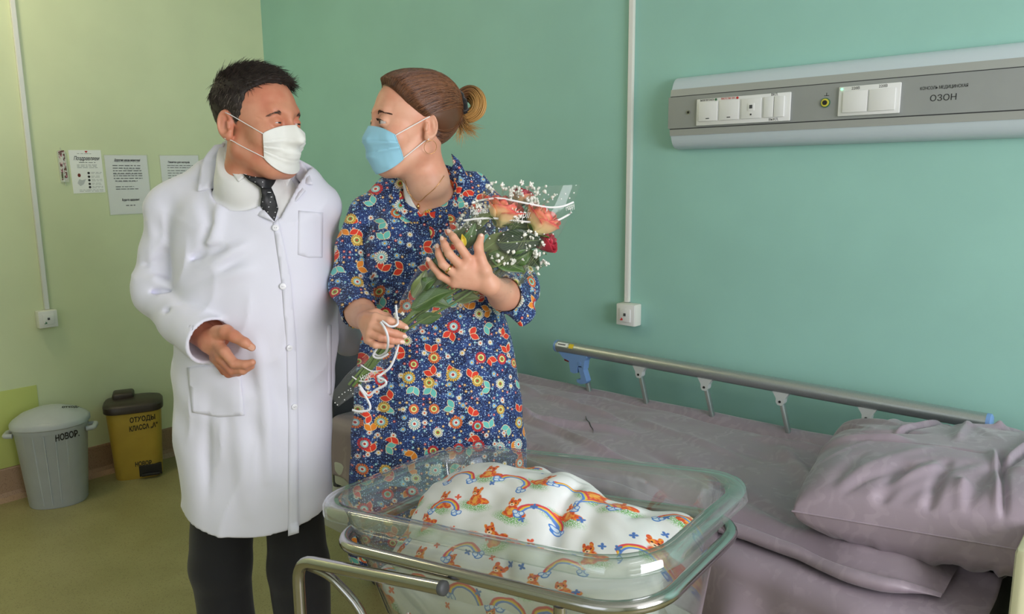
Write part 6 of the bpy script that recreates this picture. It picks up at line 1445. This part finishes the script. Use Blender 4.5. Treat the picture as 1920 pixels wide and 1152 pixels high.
for (px, py, h, dp, sz, mt, sd) in RO:
    core, base, ax = rose(px, py, h, dp, sz, mt, bq, sd); gp = grip+rr.normal(0, .005, 3); end = np.array(VP(658+rr.uniform(-6, 16), 722+rr.uniform(-10, 6), 1.70+rr.normal(0, .004)))
    tube('rose_stem', V2W(spline(np.array([base, base-ax*.05, (base+gp)/2+rr.normal(0, .006, 3), gp, end]), 8)), .0030, M_STEM, bq, 8)
# leaves
def leaf_mat(name, a, b):
    t = NT(name); u, v, _ = t.sep(t.uv()); vein = t.ss((u-.5).abs(), .035, .015); side = t.ss(t.math('ABSOLUTE', t.math('SINE', (v*1.0+(u-.5).abs()*.8)*38)), .90, .98); col = t.mix(t.noise(t.coord(), 30, 2), a, b); col = t.mix(vein*.6, col, lin(150, 172, 110)); col = t.mix(side*.25, col, lin(140, 160, 100))
    return t.done(col, .42)
M_LEAF = leaf_mat('rose_leaf_green', lin(52, 84, 40), lin(86, 118, 56)); M_LEAFD = leaf_mat('dark_rose_leaf', lin(36, 52, 40), lin(56, 74, 54)); M_LEAFL = leaf_mat('olive_rose_leaf', lin(96, 112, 62), lin(124, 136, 84))
def leaf(p0, p1, h0, h1, wid, mat, roll, parent, sd):
    A, B = VP(*p0, h0), VP(*p1, h1); d = B-A; L = np.linalg.norm(d); d /= L; nrm = np.array([0, -1.0, .25]); nrm = nrm-d*(nrm @ d); nrm /= np.linalg.norm(nrm); sd_ = np.cross(d, nrm); c, s = math.cos(roll), math.sin(roll); nrm, sd_ = nrm*c+sd_*s, sd_*c-nrm*s
    nu, nv = 7, 12; P = np.zeros((nu, nv, 3)); uv = []
    for i, u in enumerate(np.linspace(-1, 1, nu)):
        for j, v in enumerate(np.linspace(0, 1, nv)):
            w_ = wid*(math.sin(math.pi*v**.8)**.85)*(1+.05*math.sin(v*60)); P[i, j] = A+d*L*v+sd_*u*w_+nrm*(abs(u)*w_*.35+.10*L*math.sin(math.pi*v)*.6+.003*math.sin(v*7+sd)); uv.append((u*.5+.5, v))
    V, F = grid_geo(P); o = mobj('leaf', V2W(V), F, mat, parent, uv=uv); s = o.modifiers.new('t', 'SOLIDIFY'); s.thickness = .0006
LV = [((930, 455), (1018, 450), 1.69, 1.685, .030, M_LEAFD), ((915, 478), (985, 512), 1.69, 1.688, .024, M_LEAF), ((905, 470), (960, 432), 1.70, 1.69, .020, M_LEAFL), ((880, 430), (930, 400), 1.70, 1.69, .018, M_LEAFL), ((868, 470), (892, 418), 1.685, 1.68, .014, M_LEAF), ((900, 500), (965, 478), 1.695, 1.685, .022, M_LEAFL), ((935, 520), (915, 555), 1.70, 1.70, .018, M_LEAFL), ((950, 425), (1000, 428), 1.71, 1.70, .018, M_LEAF), ((985, 470), (1012, 500), 1.70, 1.70, .018, M_LEAFD),
      ((770, 580), (850, 545), 1.675, 1.67, .022, M_LEAF), ((775, 560), (800, 505), 1.685, 1.68, .018, M_LEAFL), ((790, 560), (845, 575), 1.685, 1.68, .018, M_LEAF), ((800, 530), (850, 495), 1.695, 1.69, .020, M_LEAFL), ((815, 520), (838, 470), 1.70, 1.69, .018, M_LEAF), ((780, 600), (830, 590), 1.69, 1.685, .014, M_LEAF), ((850, 560), (900, 560), 1.70, 1.70, .016, M_LEAFL), ((845, 455), (875, 425), 1.71, 1.70, .014, M_LEAFL), ((790, 545), (818, 520), 1.675, 1.67, .015, M_LEAF), ((960, 490), (1000, 470), 1.69, 1.68, .018, M_LEAF), ((890, 455), (912, 425), 1.69, 1.685, .012, M_LEAFD)]
for i, (a, b, h0, h1, w_, m) in enumerate(LV): leaf(a, b, h0, h1, w_, m, (-1)**i*.35, bq, i)
leaf((872, 462), (866, 438), 1.672, 1.668, .006, simple('yellow_leaf', lin(222, 196, 60), .5), 0, bq, 1)
for k in range(7):
    a, b = np.array(VP(760+rr.uniform(-8, 8), 605+rr.uniform(-8, 8), 1.69)), np.array(VP(850+rr.uniform(-30, 60), 500+rr.uniform(-40, 40), 1.70)); e = np.array(VP(665+rr.uniform(-8, 18), 716+rr.uniform(-14, 10), 1.70)); tube('leaf_stem', V2W(spline(np.array([b, a, grip+rr.normal(0, .006, 3), e]), 6)), .0018, M_STEM, bq, 6)
# baby's breath sprigs
M_GYP = simple('baby_breath_white', lin(240, 240, 230), .6); M_GYPS = simple('baby_breath_stalk', lin(140, 150, 110), .6)
for (cx, cy, n, sp, h) in ((960, 360, 16, 14, 1.70), (1005, 375, 26, 15, 1.705), (985, 350, 12, 12, 1.73), (905, 388, 18, 12, 1.69), (900, 412, 12, 10, 1.69), (965, 412, 14, 9, 1.675), (1010, 470, 16, 12, 1.68), (1000, 492, 18, 14, 1.70), (950, 490, 18, 16, 1.675), (870, 420, 12, 10, 1.70), (748, 600, 6, 8, 1.68), (985, 440, 10, 10, 1.672), (920, 350, 8, 8, 1.71)):
    g = Geo(); gs = Geo(); root = VP(cx-30, cy+45, h+.01)
    for k in range(n):
        p = VP(cx+rr.normal(0, sp), cy+rr.normal(0, sp*.6), h+rr.normal(0, .006)); s = rr.uniform(.0024, .0045); g.add(*blob(V2W(p)[0], s, 7))
        for q in range(3): g.add(*blob(V2W(p+rr.normal(0, s*.6, 3))[0], s*.62, 5))
        gs.tube(V2W(spline(np.array([root, (root+p)/2+rr.normal(0, .004, 3), p]), 3)), .0004, 3, cap=False)
    st = gs.obj('baby_breath_sprig', M_GYPS, bq); st['kind'] = 'stuff'; o = g.obj('baby_breath_flowers', M_GYP, st); o['kind'] = 'stuff'
# satin ribbon
M_RIB = simple('white_satin_ribbon', lin(232, 232, 236), .3, Sheen_Weight=.2)
def rib(px, wid=.0085, nrm=None): wid *= .6; ribbon('satin_ribbon', V2W(spline(np.array(Vp(px)), 8)), wid, M_RIB, bq, tocam if nrm is None else nrm)
rib([(742, 572, 1.655), (744, 592, 1.645), (746, 606, 1.633), (740, 612, 1.628), (730, 612, 1.626), (722, 606, 1.626), (716, 602, 1.63)], .008)
rib([(713, 604, 1.63), (721, 615, 1.622), (727, 632, 1.620), (727, 650, 1.630), (722, 662, 1.655), (710, 668, 1.67), (700, 662, 1.675)], .009)
rib([(748, 642, 1.67), (742, 665, 1.665), (732, 688, 1.662), (716, 702, 1.664), (708, 708, 1.66), (722, 714, 1.655), (722, 722, 1.655), (704, 732, 1.66), (690, 742, 1.665), (676, 726, 1.668), (672, 722, 1.67)], .009)
rib([(674, 728, 1.668), (686, 745, 1.662), (694, 762, 1.660), (690, 770, 1.660), (672, 772, 1.664), (660, 769, 1.668)], .009)
rib([(716, 642, 1.655), (706, 655, 1.66), (700, 668, 1.665), (712, 672, 1.66), (728, 664, 1.652)], .008)
P = [VP(736, 630, 1.69)+np.array([.016*math.cos(a), .014*math.sin(a), .012*math.sin(a*1.0)-.003]) for a in np.linspace(0, 6.28, 24, endpoint=False)]
Geo().tube(V2W(np.array(P)), .003, 6, closed=True).obj('binding', M_RIB, bq)
